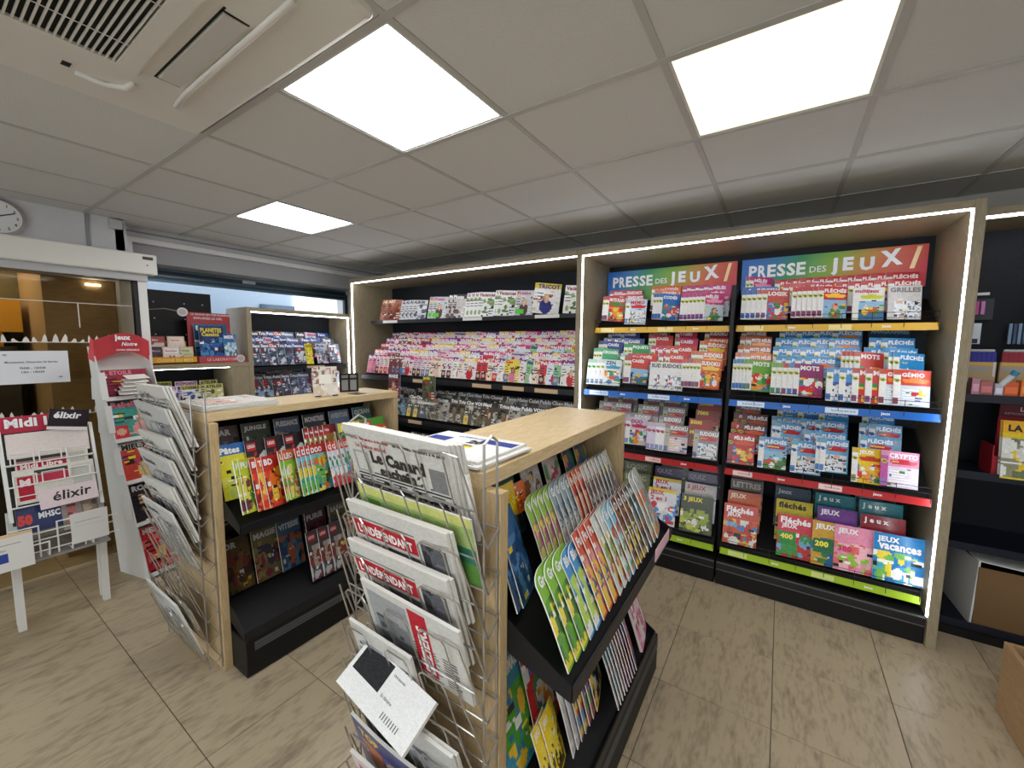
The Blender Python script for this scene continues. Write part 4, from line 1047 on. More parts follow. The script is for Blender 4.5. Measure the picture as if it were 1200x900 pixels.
# ------------------------------------------------------------------ gondolas
KRNG = random.Random(31)
def gondola(label, px, py, lipx):
    t = thing('gondola', label, 'display unit', (px - .25, py + .57, 0))
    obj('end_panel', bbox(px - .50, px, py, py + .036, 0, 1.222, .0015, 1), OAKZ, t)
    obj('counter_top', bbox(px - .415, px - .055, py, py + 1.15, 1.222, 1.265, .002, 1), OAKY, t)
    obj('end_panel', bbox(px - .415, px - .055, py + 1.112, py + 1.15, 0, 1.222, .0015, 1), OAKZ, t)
    obj('back_panel', bbox(px - .405, px - .39, py + .036, py + 1.112, 0, 1.222), GRAPH, t)
    bs = obj('plinth', bbox(px - .39, px + .145, py + .036, py + 1.15, 0.004, .19, .004, 1), GRAPH, t)
    obj('plinth_strip', bbox(px + .145, px + .1475, py + .075, py + 1.14, .125, .168), mat('ribbed_grey_strip', (92, 94, 96), .35, .5), bs)
    for k in range(3):
        obj('strip_rib', bbox(px + .147, px + .150, py + .075, py + 1.14, .129 + k * .015, .133 + k * .015), ALU, bs)
    obj('foot', bbox(px + .10, px + .14, py + .045, py + .085, 0, .006), mat('grey_foot', (150, 150, 150), .5), t)
    y0, y1 = py + .0405, py + 1.10
    for (z0, z1, lx) in ((.735, 1.0, lipx), (.205, .49, px + .14)):
        xb = px - .385
        bm = B(); prism(bm, [(lx, y0, z0 - .014), (xb, y0, z1 - .014), (xb, y0, z1 - .006), (lx, y0, z0 - .006)], (0, y1 - y0, 0))
        tr = obj('tray', bm, GRAPH, t)
        obj('tray_lip', bbox(lx, lx + .006, y0, y1, z0 - .016, z0 + .026), mat('black_lip', (20, 21, 24), .45), tr)
        for y in (y0 - .004, y1):
            bm = B(); prism(bm, [(lx, y, z0 - .016), (lx, y, z0 + .026), (xb + .1, y, z1 + .02), (xb, y, z1 - .03), (xb, y, z1 - .12)], (0, .004, 0))
            obj('tray_bracket', bm, GRAPH, tr)
    return t
PX1, PY1, PX2, PY2 = -2.170, .772, -.570, .815
g1 = gondola('far left oak topped gondola with childrens magazines and end wire rack', PX1, PY1, PX1 + .155)
g2 = gondola('nearest oak topped gondola with fanned childrens magazines', PX2, PY2, PX2 + .19)
tl = obj('tray_label', bbox(PX2 + .1965, PX2 + .199, PY2 + .80, PY2 + 1.03, .735, .785), mat('pink_shelf_label', (232, 190, 206), .5), g2)

def kid(title, bgc, blob, desc, tcol=W, w=.2, h=.27, band=None, sticker=None, box=None, t=.004, n=26, dim=1.0, kind='childrens_magazine', nx=26, ny=34, foot=None, rounded=0.0, curl=0.0):
    a = Art(nx, ny, bgc)
    a.blobs(KRNG, n, blob, 0, 1, .02, .7, .15)
    for _ in range(2):
        u, v = KRNG.uniform(.3, .75), KRNG.uniform(.2, .5); c = KRNG.choice(blob)
        a.e(u, v, .16, .14, c); a.e(u - .05, v + .03, .03, .028, (250, 250, 250)); a.e(u + .06, v + .03, .03, .028, (250, 250, 250)); a.e(u - .05, v + .03, .012, .014, (20, 20, 24)); a.e(u + .06, v + .03, .012, .014, (20, 20, 24))
    if band: a.r(0, 1, .78, 1, band)
    if foot: a.r(0, 1, 0, .1, foot)
    if box: a.r(.06, .42, .80, .95, box)
    if sticker: a.e(.76, .66, .16, .1, sticker)
    a.detail(KRNG, 16, 0, 1, 0, .76, list(blob) + [(250, 250, 246), (24, 24, 28), (250, 220, 50)])
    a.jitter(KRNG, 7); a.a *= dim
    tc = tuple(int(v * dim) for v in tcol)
    return cover(kind, a, w, h, t, [(title, .07, .82, .12, tc, .86, 'l', .05)] if not box else [(title, .09, .845, .065, tc, .3, 'l', .05)], desc, 'magazine', back=bgc, bow=.0025, rounded=rounded, curl=curl)
K = {}
K['lime'] = kid('FUN', (196, 214, 40), [(120, 60, 70), (230, 226, 90), (90, 150, 50), (200, 60, 50)], 'lime yellow comic magazine', w=.12, h=.255)
K['red'] = kid('BD', (206, 50, 36), [(240, 120, 40), (230, 60, 40), (250, 200, 60), (140, 30, 40)], 'red and orange comic magazine', w=.12, h=.255, band=(200, 40, 36), sticker=(246, 170, 40))
K['orange'] = kid('TOP', (240, 120, 40), [(220, 60, 40), (250, 210, 90)], 'orange and red comic magazine', w=.12, h=.255, band=(226, 90, 40), sticker=(250, 230, 90))
K['beach'] = kid('DOO', (120, 200, 216), [(240, 210, 60), (60, 160, 150), (230, 110, 50), (60, 40, 40), (110, 190, 90)], 'turquoise beach comic with red title band', w=.145, h=.255, band=(206, 44, 44), sticker=(240, 210, 60))
K['white'] = kid('QUIZ', (214, 226, 236), [(90, 150, 200), (240, 240, 240), (60, 150, 110), (220, 70, 70)], 'white and blue toy magazine', w=.13, h=.255, band=(226, 60, 50), foot=(206, 50, 60))
K['yellow'] = kid('FARCE', (240, 200, 40), [(230, 190, 50), (120, 60, 130), (90, 170, 220), (240, 120, 60), (250, 250, 240)], 'yellow fold-out toy magazine with red foot', w=.14, band=(226, 90, 40), foot=(200, 40, 50), h=.3)
K['leaf'] = kid('LEO', (150, 200, 60), [(120, 170, 50), (240, 230, 120), (226, 120, 60), (240, 240, 236)], 'green comic magazine with orange band', w=.125, band=(226, 96, 40), sticker=(246, 226, 90), h=.255)
K['bluet'] = kid('Pâtes', (226, 214, 60), [(190, 206, 120), (226, 226, 100)], 'yellow magazine with blue top band', w=.135, band=(50, 110, 180))
K['brick'] = kid('LEGO', (44, 34, 36), [(60, 44, 46), (190, 50, 50), (226, 226, 224), (120, 60, 50)], 'dark toy brick magazine with red square logo', w=.125, box=(206, 36, 40), sticker=(226, 226, 226), dim=.9)
K['brickg'] = kid('LEGO', (60, 120, 50), [(220, 220, 210), (90, 160, 60), (140, 60, 50), (220, 200, 40)], 'green toy brick magazine in carton', w=.22, box=(206, 36, 40), band=(80, 150, 50))
K['brickp'] = kid('LEGO', (214, 196, 200), [(206, 150, 190), (240, 236, 236), (120, 180, 120)], 'pale pink toy brick magazine', w=.2, box=(206, 36, 40))
K['gold'] = kid('Ninja', (150, 110, 50), [(206, 160, 60), (90, 50, 40), (60, 40, 36)], 'brown and gold toy magazine', w=.115, box=(206, 36, 40), band=(120, 40, 40))
K['folder'] = kid('JEU', (60, 120, 60), [(240, 220, 50), (40, 90, 60), (200, 50, 50)], 'green folder with yellow flap', w=.2, band=(230, 214, 50))
K['cards'] = [kid(x, c, b, d, w=.155, dim=.8, band=bb) for x, c, b, d, bb in (('STAR', (110, 90, 96), [(150, 140, 146), (70, 60, 70)], 'grey-brown trading card album', None), ('JUNGLE', (70, 84, 60), [(100, 110, 70), (40, 50, 40)], 'dark green adventure magazine', None), ('PUISSANCE', (90, 106, 130), [(150, 160, 190), (60, 70, 100), (200, 150, 90)], 'grey-blue card game magazine', None), ('MONSTRES', (70, 76, 90), [(150, 156, 166), (206, 206, 210), (100, 50, 60)], 'dark grey monster card magazine', None), ('AVENTURE', (130, 160, 200), [(170, 190, 220), (90, 110, 150), (200, 190, 150)], 'pale blue card pack magazine', None), ('OCEAN', (40, 130, 130), [(70, 160, 150), (210, 160, 120), (30, 90, 100)], 'teal picture album', None))]
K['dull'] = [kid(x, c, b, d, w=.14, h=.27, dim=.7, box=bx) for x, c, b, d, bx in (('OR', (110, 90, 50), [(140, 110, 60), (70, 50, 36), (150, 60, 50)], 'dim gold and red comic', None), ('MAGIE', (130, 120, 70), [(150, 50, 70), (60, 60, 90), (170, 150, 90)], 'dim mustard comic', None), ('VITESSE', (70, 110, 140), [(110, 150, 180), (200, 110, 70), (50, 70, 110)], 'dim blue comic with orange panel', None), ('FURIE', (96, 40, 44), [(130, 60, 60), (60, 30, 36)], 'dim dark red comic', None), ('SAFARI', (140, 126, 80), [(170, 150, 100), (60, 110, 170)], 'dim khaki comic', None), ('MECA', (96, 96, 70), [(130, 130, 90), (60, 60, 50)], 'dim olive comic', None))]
K['brickd'] = kid('LEGO', (80, 74, 80), [(190, 170, 150), (150, 60, 60), (206, 206, 210), (60, 60, 70)], 'grey toy brick comic with red logo', w=.125, box=(206, 36, 40), dim=.85)
K['bricko'] = kid('LEGO', (190, 140, 110), [(150, 100, 60), (210, 190, 160), (70, 70, 110)], 'tan toy brick comic', w=.14, box=(206, 36, 40), dim=.9)
GK = 'childrens magazines on the far gondola'
def rows_g(px, py, lipx, zs, ze, row, segs, rn, where, grp, lean=.34, tile=.14, d=None, w_total=None):
    depth = lipx - (px - .385)
    z = zs + (ze - zs) * d / depth + .003
    fan((lipx, py, 0), (0, 1, 0), (1, 0, 0), (ze - zs) / depth, d, z, lean, tile, segs, rn, where, grp)
L1 = PX1 + .155
rows_g(PX1, PY1, L1, .735, 1.0, 2, [(.05, .205, K['cards'][:1], 1), (.21, .365, K['cards'][1:2], 1), (.375, .53, K['cards'][2:3], 1), (.54, .695, K['cards'][3:4], 1), (.71, .865, K['cards'][4:5], 1), (.88, 1.035, K['cards'][5:], 1)], 'back row', 'far gondola upper tray', GK, lean=.22, d=.30)
rows_g(PX1, PY1, L1, .735, 1.0, 1, [(.048, .183, K['bluet'], 1), (.17, .49, K['brick'], 3), (.465, .70, K['gold'], 5), (.69, .83, K['folder'], 1), (.84, 1.06, K['brickg'], 1)], 'middle row', 'far gondola upper tray', GK, lean=.26, d=.17)
rows_g(PX1, PY1, L1, .735, 1.0, 0, [(.05, .19, K['lime'], 2), (.125, .30, [K['red'], K['orange'], K['red']], 3), (.25, .39, K['leaf'], 2), (.34, .56, K['beach'], 4), (.52, .73, K['white'], 4), (.68, .82, K['lime'], 1), (.80, 1.0, K['yellow'], 3)], 'front row', 'far gondola upper tray', GK, lean=.30, d=.04)
LD1 = (PX1, PY1, PX1 + .14, .205, .49)
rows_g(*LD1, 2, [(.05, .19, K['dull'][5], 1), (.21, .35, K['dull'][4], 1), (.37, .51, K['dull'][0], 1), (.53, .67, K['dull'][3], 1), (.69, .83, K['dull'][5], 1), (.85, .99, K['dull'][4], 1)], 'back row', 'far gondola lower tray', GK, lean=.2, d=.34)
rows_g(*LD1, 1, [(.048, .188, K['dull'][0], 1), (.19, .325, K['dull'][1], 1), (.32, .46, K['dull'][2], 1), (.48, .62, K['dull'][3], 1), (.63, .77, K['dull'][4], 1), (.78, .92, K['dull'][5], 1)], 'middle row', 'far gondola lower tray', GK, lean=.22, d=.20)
rows_g(*LD1, 0, [(.42, .68, K['brickd'], 3), (.67, .81, K['bricko'], 1), (.82, 1.05, K['brickd'], 2)], 'front row', 'far gondola lower tray', GK, lean=.24, d=.08)

# nearest gondola
L2 = PX2 + .19
N = {}
N['full'] = [kid(x, c, b, d, w=.17, h=.27, tcol=tc) for x, c, b, d, tc in (('Lune', (50, 96, 130), [(40, 70, 110), (190, 190, 150), (90, 130, 150)], 'blue picture book', W), ('Mer', (80, 120, 110), [(60, 110, 130), (160, 180, 150), (40, 80, 90)], 'sea green picture book', W), ('Zoo', (160, 36, 44), [(120, 30, 36), (190, 60, 60)], 'dark red album', W), ('Mon livre', (236, 232, 226), [(150, 100, 70), (220, 210, 200), (226, 226, 226)], 'white book with brown cover picture', (40, 60, 150)), ('Rose', (226, 206, 206), [(200, 90, 110), (120, 170, 110), (240, 226, 226)], 'whitish pink flower magazine', (190, 60, 80)), ('Nuit', (44, 66, 110), [(60, 90, 150), (220, 150, 60), (60, 130, 70)], 'navy blue picture book', W))]
def strip_(title, bgc, blob, desc, **kw):
    kw.setdefault('t', .0034); kw.setdefault('h', .26); kw.setdefault('curl', .016)
    if title in ('Grenouille', 'Bleu', 'Gris', 'Eau', 'Fin', 'Vert'): kw.setdefault('rounded', .12)
    return kid(title, bgc, blob, desc, n=34, **kw)
N['mid'] = [strip_('T', (60, 110, 160), [(40, 80, 130), (90, 140, 190)], 'blue spined picture book', w=.16), strip_('Vert', (150, 190, 70), [(120, 160, 50), (226, 226, 120), (200, 120, 150)], 'green and pink magazine', w=.17), strip_('Gris', (150, 170, 180), [(200, 206, 206), (110, 130, 150), (226, 226, 220)], 'grey-blue magazine with rounded top', w=.17, h=.26), strip_('Feu', (226, 110, 60), [(206, 80, 50), (240, 180, 140), (190, 60, 60)], 'orange striped magazine', w=.17), strip_('Lys', (226, 214, 206), [(190, 150, 150), (120, 90, 90), (240, 236, 230)], 'whitish magazine', w=.17), strip_('Zip', (200, 206, 206), [(230, 230, 234), (150, 150, 160), (90, 90, 96)], 'clear bagged grey magazine', w=.17)]
N['front'] = [strip_('Grenouille', (130, 190, 50), [(90, 160, 40), (240, 220, 60), (60, 110, 40)], 'bright green comic with yellow sticker', w=.16, h=.25), strip_('Bleu', (70, 150, 210), [(40, 110, 190), (190, 220, 90), (240, 240, 240)], 'sky-blue comic with white rolled top', w=.15, h=.24), strip_('Fusée', (220, 90, 60), [(240, 200, 60), (60, 90, 150), (230, 150, 150)], 'red and yellow comic', w=.17), strip_('Ami', (214, 220, 214), [(130, 160, 90), (226, 200, 90), (190, 70, 60)], 'white and green magazine', w=.18), strip_('Eau', (140, 200, 226), [(90, 150, 60), (220, 230, 220), (206, 80, 60)], 'pale blue magazine with white edge', w=.18), strip_('Ocre', (120, 60, 50), [(220, 190, 50), (160, 70, 60), (60, 80, 60)], 'maroon magazine with yellow patch', w=.18), strip_('Noir', (60, 76, 70), [(206, 140, 60), (90, 120, 140), (40, 40, 44)], 'dark green magazine', w=.18), strip_('Fin', (190, 206, 200), [(240, 140, 90), (120, 170, 190), (226, 226, 190)], 'mint and orange magazine', w=.18, h=.29)]
GN = 'childrens magazines on the nearest gondola'
rows_g(PX2, PY2, L2, .735, 1.0, 2, [(.08, .25, N['full'][0], 1), (.26, .43, N['full'][1], 1), (.44, .60, N['full'][3], 1), (.61, .78, N['full'][4], 1), (.79, 1.08, N['full'][5], 2)], 'back row', 'nearest gondola upper tray', GN, lean=.30, d=.36)
rows_g(PX2, PY2, L2, .735, 1.0, 1, [(.06, .25, N['mid'][0], 2), (.25, 1.09, N['mid'][1:], 18)], 'middle row', 'nearest gondola upper tray', GN, lean=.36, d=.20, tile=.15)
rows_g(PX2, PY2, L2, .735, 1.0, 0, [(.05, 1.075, N['front'], 19)], 'front row', 'nearest gondola upper tray', GN, lean=.42, d=.03, tile=.16)
# gift card tags poking out between the rows
TG = [kid('JEU', (240, 206, 30), [(230, 190, 30), (226, 214, 60)], 'yellow square insert card poking out of middle row', w=.09, h=.11, kind='insert_card', n=4), kid('+', (230, 110, 40), [(214, 80, 40)], 'orange insert card poking out of middle row', w=.07, h=.1, kind='insert_card', n=4)]
place(TG[0], (L2, PY2, 0), (0, 1, 0), (1, 0, 0), .235, .315, 1.045, .2); place(TG[1], (L2, PY2, 0), (0, 1, 0), (1, 0, 0), .31, .315, 1.04, .2)
# lower tray of the nearest gondola
Q = {}
Q['board'] = [strip_('MES ANIMAUX', (60, 150, 180), [(80, 170, 60), (60, 120, 170), (240, 200, 60)], 'blue and green board book', w=.2, h=.34), strip_('Fraises', (206, 40, 50), [(226, 226, 230), (90, 110, 170), (60, 150, 70), (240, 150, 40)], 'red and white board book with green blob', w=.2, h=.34)]
Q['yel'] = strip_('JEU', (246, 214, 30), [(250, 226, 70), (90, 80, 30)], 'small yellow booklet', w=.11, h=.19)
Q['mix'] = [strip_('Blanc', (226, 226, 226), [(200, 200, 206), (240, 240, 240)], 'white edged magazine', w=.19, h=.26), strip_('Arc', (130, 90, 150), [(90, 150, 200), (240, 210, 80), (214, 60, 70)], 'purple and multicoloured magazine', w=.19, h=.26), strip_('Rubis', (200, 40, 80), [(226, 60, 110), (90, 150, 70), (140, 80, 160)], 'crimson sparkly magazine', w=.19, h=.26), strip_('Dalma', (246, 190, 50), [(250, 210, 90), (240, 240, 240), (30, 30, 34)], 'yellow and white spotted magazine', w=.19, h=.26)]
Q['pink'] = [strip_('Azur', (130, 180, 214), [(190, 214, 226), (240, 220, 226)], 'light blue princess magazine', w=.18, h=.26), strip_('Fée', (226, 170, 190), [(190, 50, 80), (240, 214, 220), (150, 90, 170)], 'pink princess magazine', w=.18, h=.26), strip_('Violette', (80, 76, 150), [(190, 90, 120), (110, 100, 180), (230, 200, 220)], 'violet princess magazine', w=.18, h=.26), strip_('Doll', (230, 130, 180), [(240, 220, 230), (250, 240, 240), (206, 90, 150)], 'bagged pink magazine with yellow sticker', w=.2, h=.29, sticker=(230, 236, 30), t=.012)]
ZL = (.205, .49)
LX = PX2 + .14
rows_g(PX2, PY2, LX, *ZL, 1, [(.06, .255, Q['board'][0], 1), (.225, .425, Q['board'][1], 1), (.45, .69, Q['mix'][3:] + Q['mix'][1:2], 2), (.71, 1.06, Q['pink'][:2], 3)], 'back row', 'nearest gondola lower tray', GN, lean=.26, d=.15, tile=.08)
rows_g(PX2, PY2, LX, *ZL, 0, [(.14, .30, Q['yel'], 2), (.27, .66, Q['mix'], 7)], 'front row', 'nearest gondola lower tray', GN, lean=.30, d=.07, tile=.2)
rows_g(PX2, PY2, LX, *ZL, 0, [(.53, .93, Q['pink'][:3], 10), (.90, 1.12, Q['pink'][3:], 1)], 'right front row', 'nearest gondola lower tray', GN, lean=.34, d=.02, tile=.2)

# ------------------------------------------------------------------ wire newspaper racks on the gondola ends
def wire_rack(label, x1, py):
    """pockets hang on the end panel; x1: right edge, py: panel face"""
    x0 = x1 - .535
    t = thing('newspaper_rack', label, 'rack', ((x0 + x1) / 2, py - .06, 0))
    for x in (x0 + .012, x1 - .010):
        for y in (py - .006, py - .06):
            obj('post', tube(B(), [(x, y, .02), (x, y, 1.36)], .0032, 6), WIRE, t)
        obj('post_link', tube(B(), [(x, py - .06, 1.36), (x, py - .03, 1.375), (x, py - .006, 1.36)], .0032, 6), WIRE, t)
    for k in range(10):
        F = 1.341 - .117 * k
        Bz, E = F - .238, F - .203
        yf, yb, ye = py - .127, py - .055, py - .012
        xl, xr = x0 + .03, x1 - .035
        bm = tube(B(), [(xl, yf, F), (x0 + .002, yb, Bz), (x0, ye, E), (x1, ye, E), (x1 - .002, yb, Bz), (xr, yf, F)], .0026, 5)
        pk = obj('pocket_frame', bm, WIRE, t)
        lerp = lambda f: (yb + (yf - yb) * f, Bz + (F - Bz) * f)
        y, z = lerp(0.02)
        obj('pocket_rail', tube(B(), [(x0 + .002, y, z), (x1 - .002, y, z)], .0024, 5), WIRE, pk)
        y, z = lerp(.42)
        obj('pocket_rail', tube(B(), [(x0 + .015, y, z), (x1 - .016, y, z)], .0024, 5), WIRE, pk)
        for a, b in ((.03, .12), (.20, .29), (.335, .425)):
            p1, p2 = lerp(.02), (yf, F)
            a_, b_ = x0 + .03 + a, x0 + .03 + b
            obj('pocket_hoop', tube(B(), [(a_, p1[0], p1[1]), (a_, p2[0], p2[1] - .012), (a_ + .012, p2[0] - .001, p2[1]), (b_ - .012, p2[0] - .001, p2[1]), (b_, p2[0], p2[1] - .012), (b_, p1[0], p1[1])], .0022, 5), WIRE, pk)
        obj('pocket_hook', tube(B(), [(xr, yf, F), (xr - .04, yf - .004, F + .006), (xr - .085, yf - .002, F - .002)], .0024, 5), WIRE, pk)
    return t
RX1, RX2 = PX1 - .004, -.566
r1 = wire_rack('chromed wire newspaper rack on end of far gondola', RX1, PY1)
r2 = wire_rack('chromed wire newspaper rack on end of nearest gondola', RX2, PY2)

PAPER = (196, 194, 186)
NR = random.Random(41)
def news(desc, w=.40, h=.30, t=.012, heads=(), bands=(), pics=(), bgc=PAPER, curl=0.0, nx=44, ny=52, kind='newspaper', cols=5, bow=0.0, floppy=0.0, matt=True):
    a = Art(nx, ny, bgc)
    for c in range(cols):
        a.lines(NR, .04 + c * .93 / cols, .02 + (c + .86) * .93 / cols, .03, .5, tuple(int(v * .42) for v in bgc), 2)
    for u0, u1, v0, v1, c in bands: a.r(u0, u1, v0, v1, c)
    for u0, u1, v0, v1, c in pics:
        a.r(u0, u1, v0, v1, c); a.blobs(NR, 6, [tuple(int(v * .6) for v in c), tuple(min(255, int(v * 1.3)) for v in c)], u0, u1, v0, v1, .06)
    a.jitter(NR, 6)
    return cover(kind, a, w, h, t, list(heads), desc, 'newspaper', matt=matt, bow=bow, curl=curl, back=(186, 184, 176), floppy=floppy)
INK, REDN = (36, 36, 38), (176, 36, 48)
NP = {}
NP['canard'] = news('satirical weekly newspaper with black blackletter title', .40, .27, .008, [('Le Canard', .24, .60, .15, INK, .52, 'l', .07), ('enchaîné', .30, .46, .13, INK, .46, 'l', .07), ('Bayrou : "B... dans... l\'essence al', .05, .27, .13, INK, .92, 'l', .07), ('de nouveau, toujours à la page', .5, .84, .055, INK, .46, 'l', .03), ('Une semaine qui en a vu de toutes', .06, .84, .05, (176, 50, 60), .4, 'l', .03), ('La France attend', .10, .76, .05, (176, 50, 60), .38, 'l', .03)], [(.04, .96, .425, .44, INK), (.05, .2, .47, .72, (150, 150, 146)), (.065, .185, .49, .70, (196, 194, 186)), (.80, .94, .47, .72, (120, 120, 118))], [])
NP['indep'] = news('regional newspaper with red masthead in white letters', .385, .29, .009, [("L'INDÉPENDANT", .06, .645, .13, (240, 236, 230), .58, 'l', .045), ('Le mot du jour', .08, .50, .08, INK, .5, 'l', .02), ('à la une', .12, .40, .07, INK, .3, 'l', .02)], [(.03, .68, .615, .81, REDN), (.03, .68, .83, .84, (120, 118, 114)), (.03, .97, .0, .36, (150, 152, 152)), (.34, .7, .38, .58, (96, 98, 102))], [(.72, .96, .5, .78, (92, 92, 96))])
NP['grey'] = news('folded grey newspaper', .40, .31, .009, [('Nouvelles', .08, .8, .09, INK, .4)], [], [(.5, .9, .5, .75, (140, 142, 146))], (180, 180, 176))
NP['bw'] = news('newspaper with grey photographs', .38, .30, .009, [('Le Sud', .1, .78, .11, INK, .4)], [(.05, .95, .72, .74, INK)], [(.1, .6, .3, .68, (110, 112, 118)), (.65, .93, .4, .68, (150, 150, 150))])
NP['sport'] = news('newspaper with red rotated masthead', .36, .27, .009, [('BÉZIERS', .66, .12, .17, (240, 236, 230), 1.2, 'l', .04, 0, math.pi / 2)], [(.5, .68, .08, .95, REDN), (.04, .48, .1, .9, (150, 152, 152))], [(.08, .46, .2, .6, (110, 112, 112))])
NP['small'] = news('thin folded newspaper with red lettering', .26, .20, .009, [('Sud-Ouest', .5, .2, .12, REDN, .45)], [], [(.1, .5, .3, .7, (150, 152, 156))])
NP['white'] = news('white newspaper with dark photograph and barcode flopping forward', .31, .125, .012, [('Une journée', .5, .80, .07, (90, 90, 90), .4, 'l', .01), ('En librairie', .5, .40, .06, (110, 110, 110), .3, 'l', .01)] + [('|', .62 + .03 * k, .14, .12, INK, .05, 'l', .05) for k in range(8)], [(.04, .46, .40, .97, (44, 44, 46))], [], (226, 226, 222), cols=0)
NP['glossy'] = news('rolled glossy blue and yellow programme', .30, .25, .009, [('TOP', .1, .75, .14, (250, 220, 90), .4, 'l', .05)], [(0, 1, .7, 1, (60, 66, 120)), (.1, .4, .3, .66, (210, 110, 60)), (.45, .9, .25, .6, (226, 190, 60))], [], (90, 90, 150), cols=0, bow=.006, matt=False)
NP['glossy2'] = news('glossy pale magazine with orange picture', .30, .26, .010, [('MAG', .1, .75, .14, (206, 50, 60), .4, 'l', .05)], [(.1, .5, .1, .6, (226, 140, 60)), (.55, .95, .2, .5, (90, 120, 170))], [], (214, 206, 206), cols=0, matt=False)
NP['green'] = news('green landscape covered magazine behind the wires', .42, .205, .006, [], [(0, 1, .86, 1, (206, 206, 120)), (0, 1, .55, .86, (160, 186, 110)), (0, 1, .32, .55, (50, 120, 96)), (0, 1, 0, .32, (90, 140, 60)), (.05, .2, .1, .8, (96, 150, 60))], [], (150, 170, 96), cols=0, matt=False)
NP['yellow'] = news('yellow folded magazine at the rack bottom', .15, .2, .008, [('AUTO', .1, .7, .16, INK, .6)], [(0, 1, .1, .5, (120, 60, 50))], [], (214, 196, 60), cols=0, matt=False)
GR = 'newspapers in the wire racks'
def stack(D, n, rx0, py, k, u, label, lean=-.288, roll=0.0, dz=0.0, dd=0.0, step=None, yaw=0.0, ulean=0.0):
    """n papers in pocket k; front one is the first"""
    Bz = 1.341 - .117 * k - .238
    st = D.t + .0022
    for q in range(n):
        nm = label if n == 1 else '%s, %s from the front' % (label, nth(q + 1))
        place(D, (rx0, py - .055, 0), (1, 0, 0), (0, -1, 0), u + q * .006, (.005 + dd + q * st - .3 * max(0, dz)) if abs(lean) < .3 else dd, Bz + .005 + dz - q * .001, lean + ulean * q, 0, roll, nm, GR, yaw)
U2 = RX2 - .535
stack(NP['canard'], 4, U2, PY2, 0, .262, 'satirical weekly with black title, top pocket of nearest rack', step=.0095, roll=.02)
place(NP['green'], (U2, PY2 - .055, 0), (1, 0, 0), (0, -1, 0), .30, -.0 + .008, 1.341 - .117 - .238 + .006, -.262, 0, .02, 'green landscape covered magazine behind wires below the satirical weekly', GR)
stack(NP['indep'], 2, U2, PY2, 2, .275, 'red mastheaded newspaper, third pocket of nearest rack', dz=.0, step=.0135)
stack(NP['indep'], 2, U2, PY2, 3, .275, 'red mastheaded newspaper, fourth pocket of nearest rack', step=.0135, dz=.0)
stack(NP['sport'], 1, U2, PY2, 4, .312, 'newspaper with rotated red masthead, nearest rack', roll=.05, dz=.03)
stack(NP['small'], 1, U2, PY2, 5, .185, 'thin folded newspaper with red lettering, nearest rack', roll=.05, dz=.055)
stack(NP['white'], 1, U2, PY2, 6, .25, 'white newspaper with dark photograph and barcode flopping forward', lean=.98, roll=.12, dz=.222, dd=-.152)
stack(NP['grey'], 2, U2, PY2, 7, .285, 'folded grey newspaper under the flopping white one', step=.014)
stack(NP['glossy'], 1, U2, PY2, 8, .195, 'glossy blue and yellow programme low in nearest rack', roll=.10, dz=.05, dd=.007)
stack(NP['yellow'], 1, U2, PY2, 8, .432, 'yellow folded magazine low in the nearest rack', dz=.0)
stack(NP['glossy2'], 1, U2, PY2, 9, .22, 'glossy pale magazine in lowest pocket of nearest rack', dz=.05)
# rolled newspapers standing behind the top stack
bm = tube(B(), [(-.600, .763, 1.115), (-.6015, .745, 1.2), (-.6045, .724, 1.29)], .008, 12)
rp_ = props(obj('rolled_newspaper', bm, mat('newsprint_roll', (206, 202, 190), .8), smooth=True), 'rolled newspaper standing at right behind the satirical weekly', 'newspaper', GR)

U1 = RX1 - .535
stack(NP['bw'], 3, U1, PY1, 0, .27, 'newspaper with grey photographs, top pocket of far rack', roll=-.02, dz=.0, step=.013)
stack(NP['grey'], 2, U1, PY1, 1, .27, 'folded grey newspaper, second pocket of far rack', roll=.025, dz=.016, step=.0135)
stack(NP['bw'], 2, U1, PY1, 2, .27, 'newspaper with grey photographs, third pocket of far rack', roll=-.015, dz=.005, step=.0135)
stack(NP['grey'], 2, U1, PY1, 3, .27, 'folded grey newspaper, fourth pocket of far rack', roll=.02, dz=.014, step=.0135)
stack(NP['bw'], 2, U1, PY1, 4, .27, 'newspaper with grey photographs, fifth pocket of far rack', roll=-.03, dz=.008)
stack(NP['grey'], 1, U1, PY1, 5, .25, 'folded grey newspaper, sixth pocket of far rack')
stack(NP['white'], 1, U1, PY1, 8, .25, 'white newspaper low in the far rack above the lowest one', roll=.04, dz=.02)
stack(NP['grey'], 1, U1, PY1, 9, .25, 'folded grey newspaper in lowest pocket of far rack', dz=.03)

# papers lying on the gondola tops
def lying(D, x, y, z, rz, label, group=None):
    m = Matrix.Translation((x, y, z)) @ Matrix.Rotation(rz, 4, 'Z') @ Matrix.Rotation(-math.pi / 2, 4, 'X') @ Matrix.Translation((0, 0, -D.h / 2))
    o = link(bpy.data.objects.new(D.kind, D.mesh)); o.matrix_world = m
    props(o, label, D.cat, group)
    if D.text:
        c = link(bpy.data.objects.new('cover_lettering', D.text)); c.parent = o; c['kind'] = 'stuff'
    return o
BLUE = (62, 76, 150)
NP['twenty'] = news('free newspaper', .33, .25, .007, [('20', .50, .58, .17, INK, .3, 'l', .07), ('minutes de lecture', .24, .46, .08, (90, 80, 40), .4, 'l', .03), ('LA FETE DU SOLEIL', .28, .80, .06, BLUE, .4, 'l', .03), ('TOUT SAVOIR SUR', .28, .26, .07, (60, 60, 70), .3, 'l', .02), ("L'EUROPE", .32, .14, .08, BLUE, .25, 'l', .04)], [(.02, .27, .50, .74, BLUE), (.60, .97, .70, .88, BLUE), (.2, .66, .40, .5, (240, 220, 60))], [], (232, 232, 230), cols=0)
a_ = None
GT = 'newspapers lying on the gondola tops'
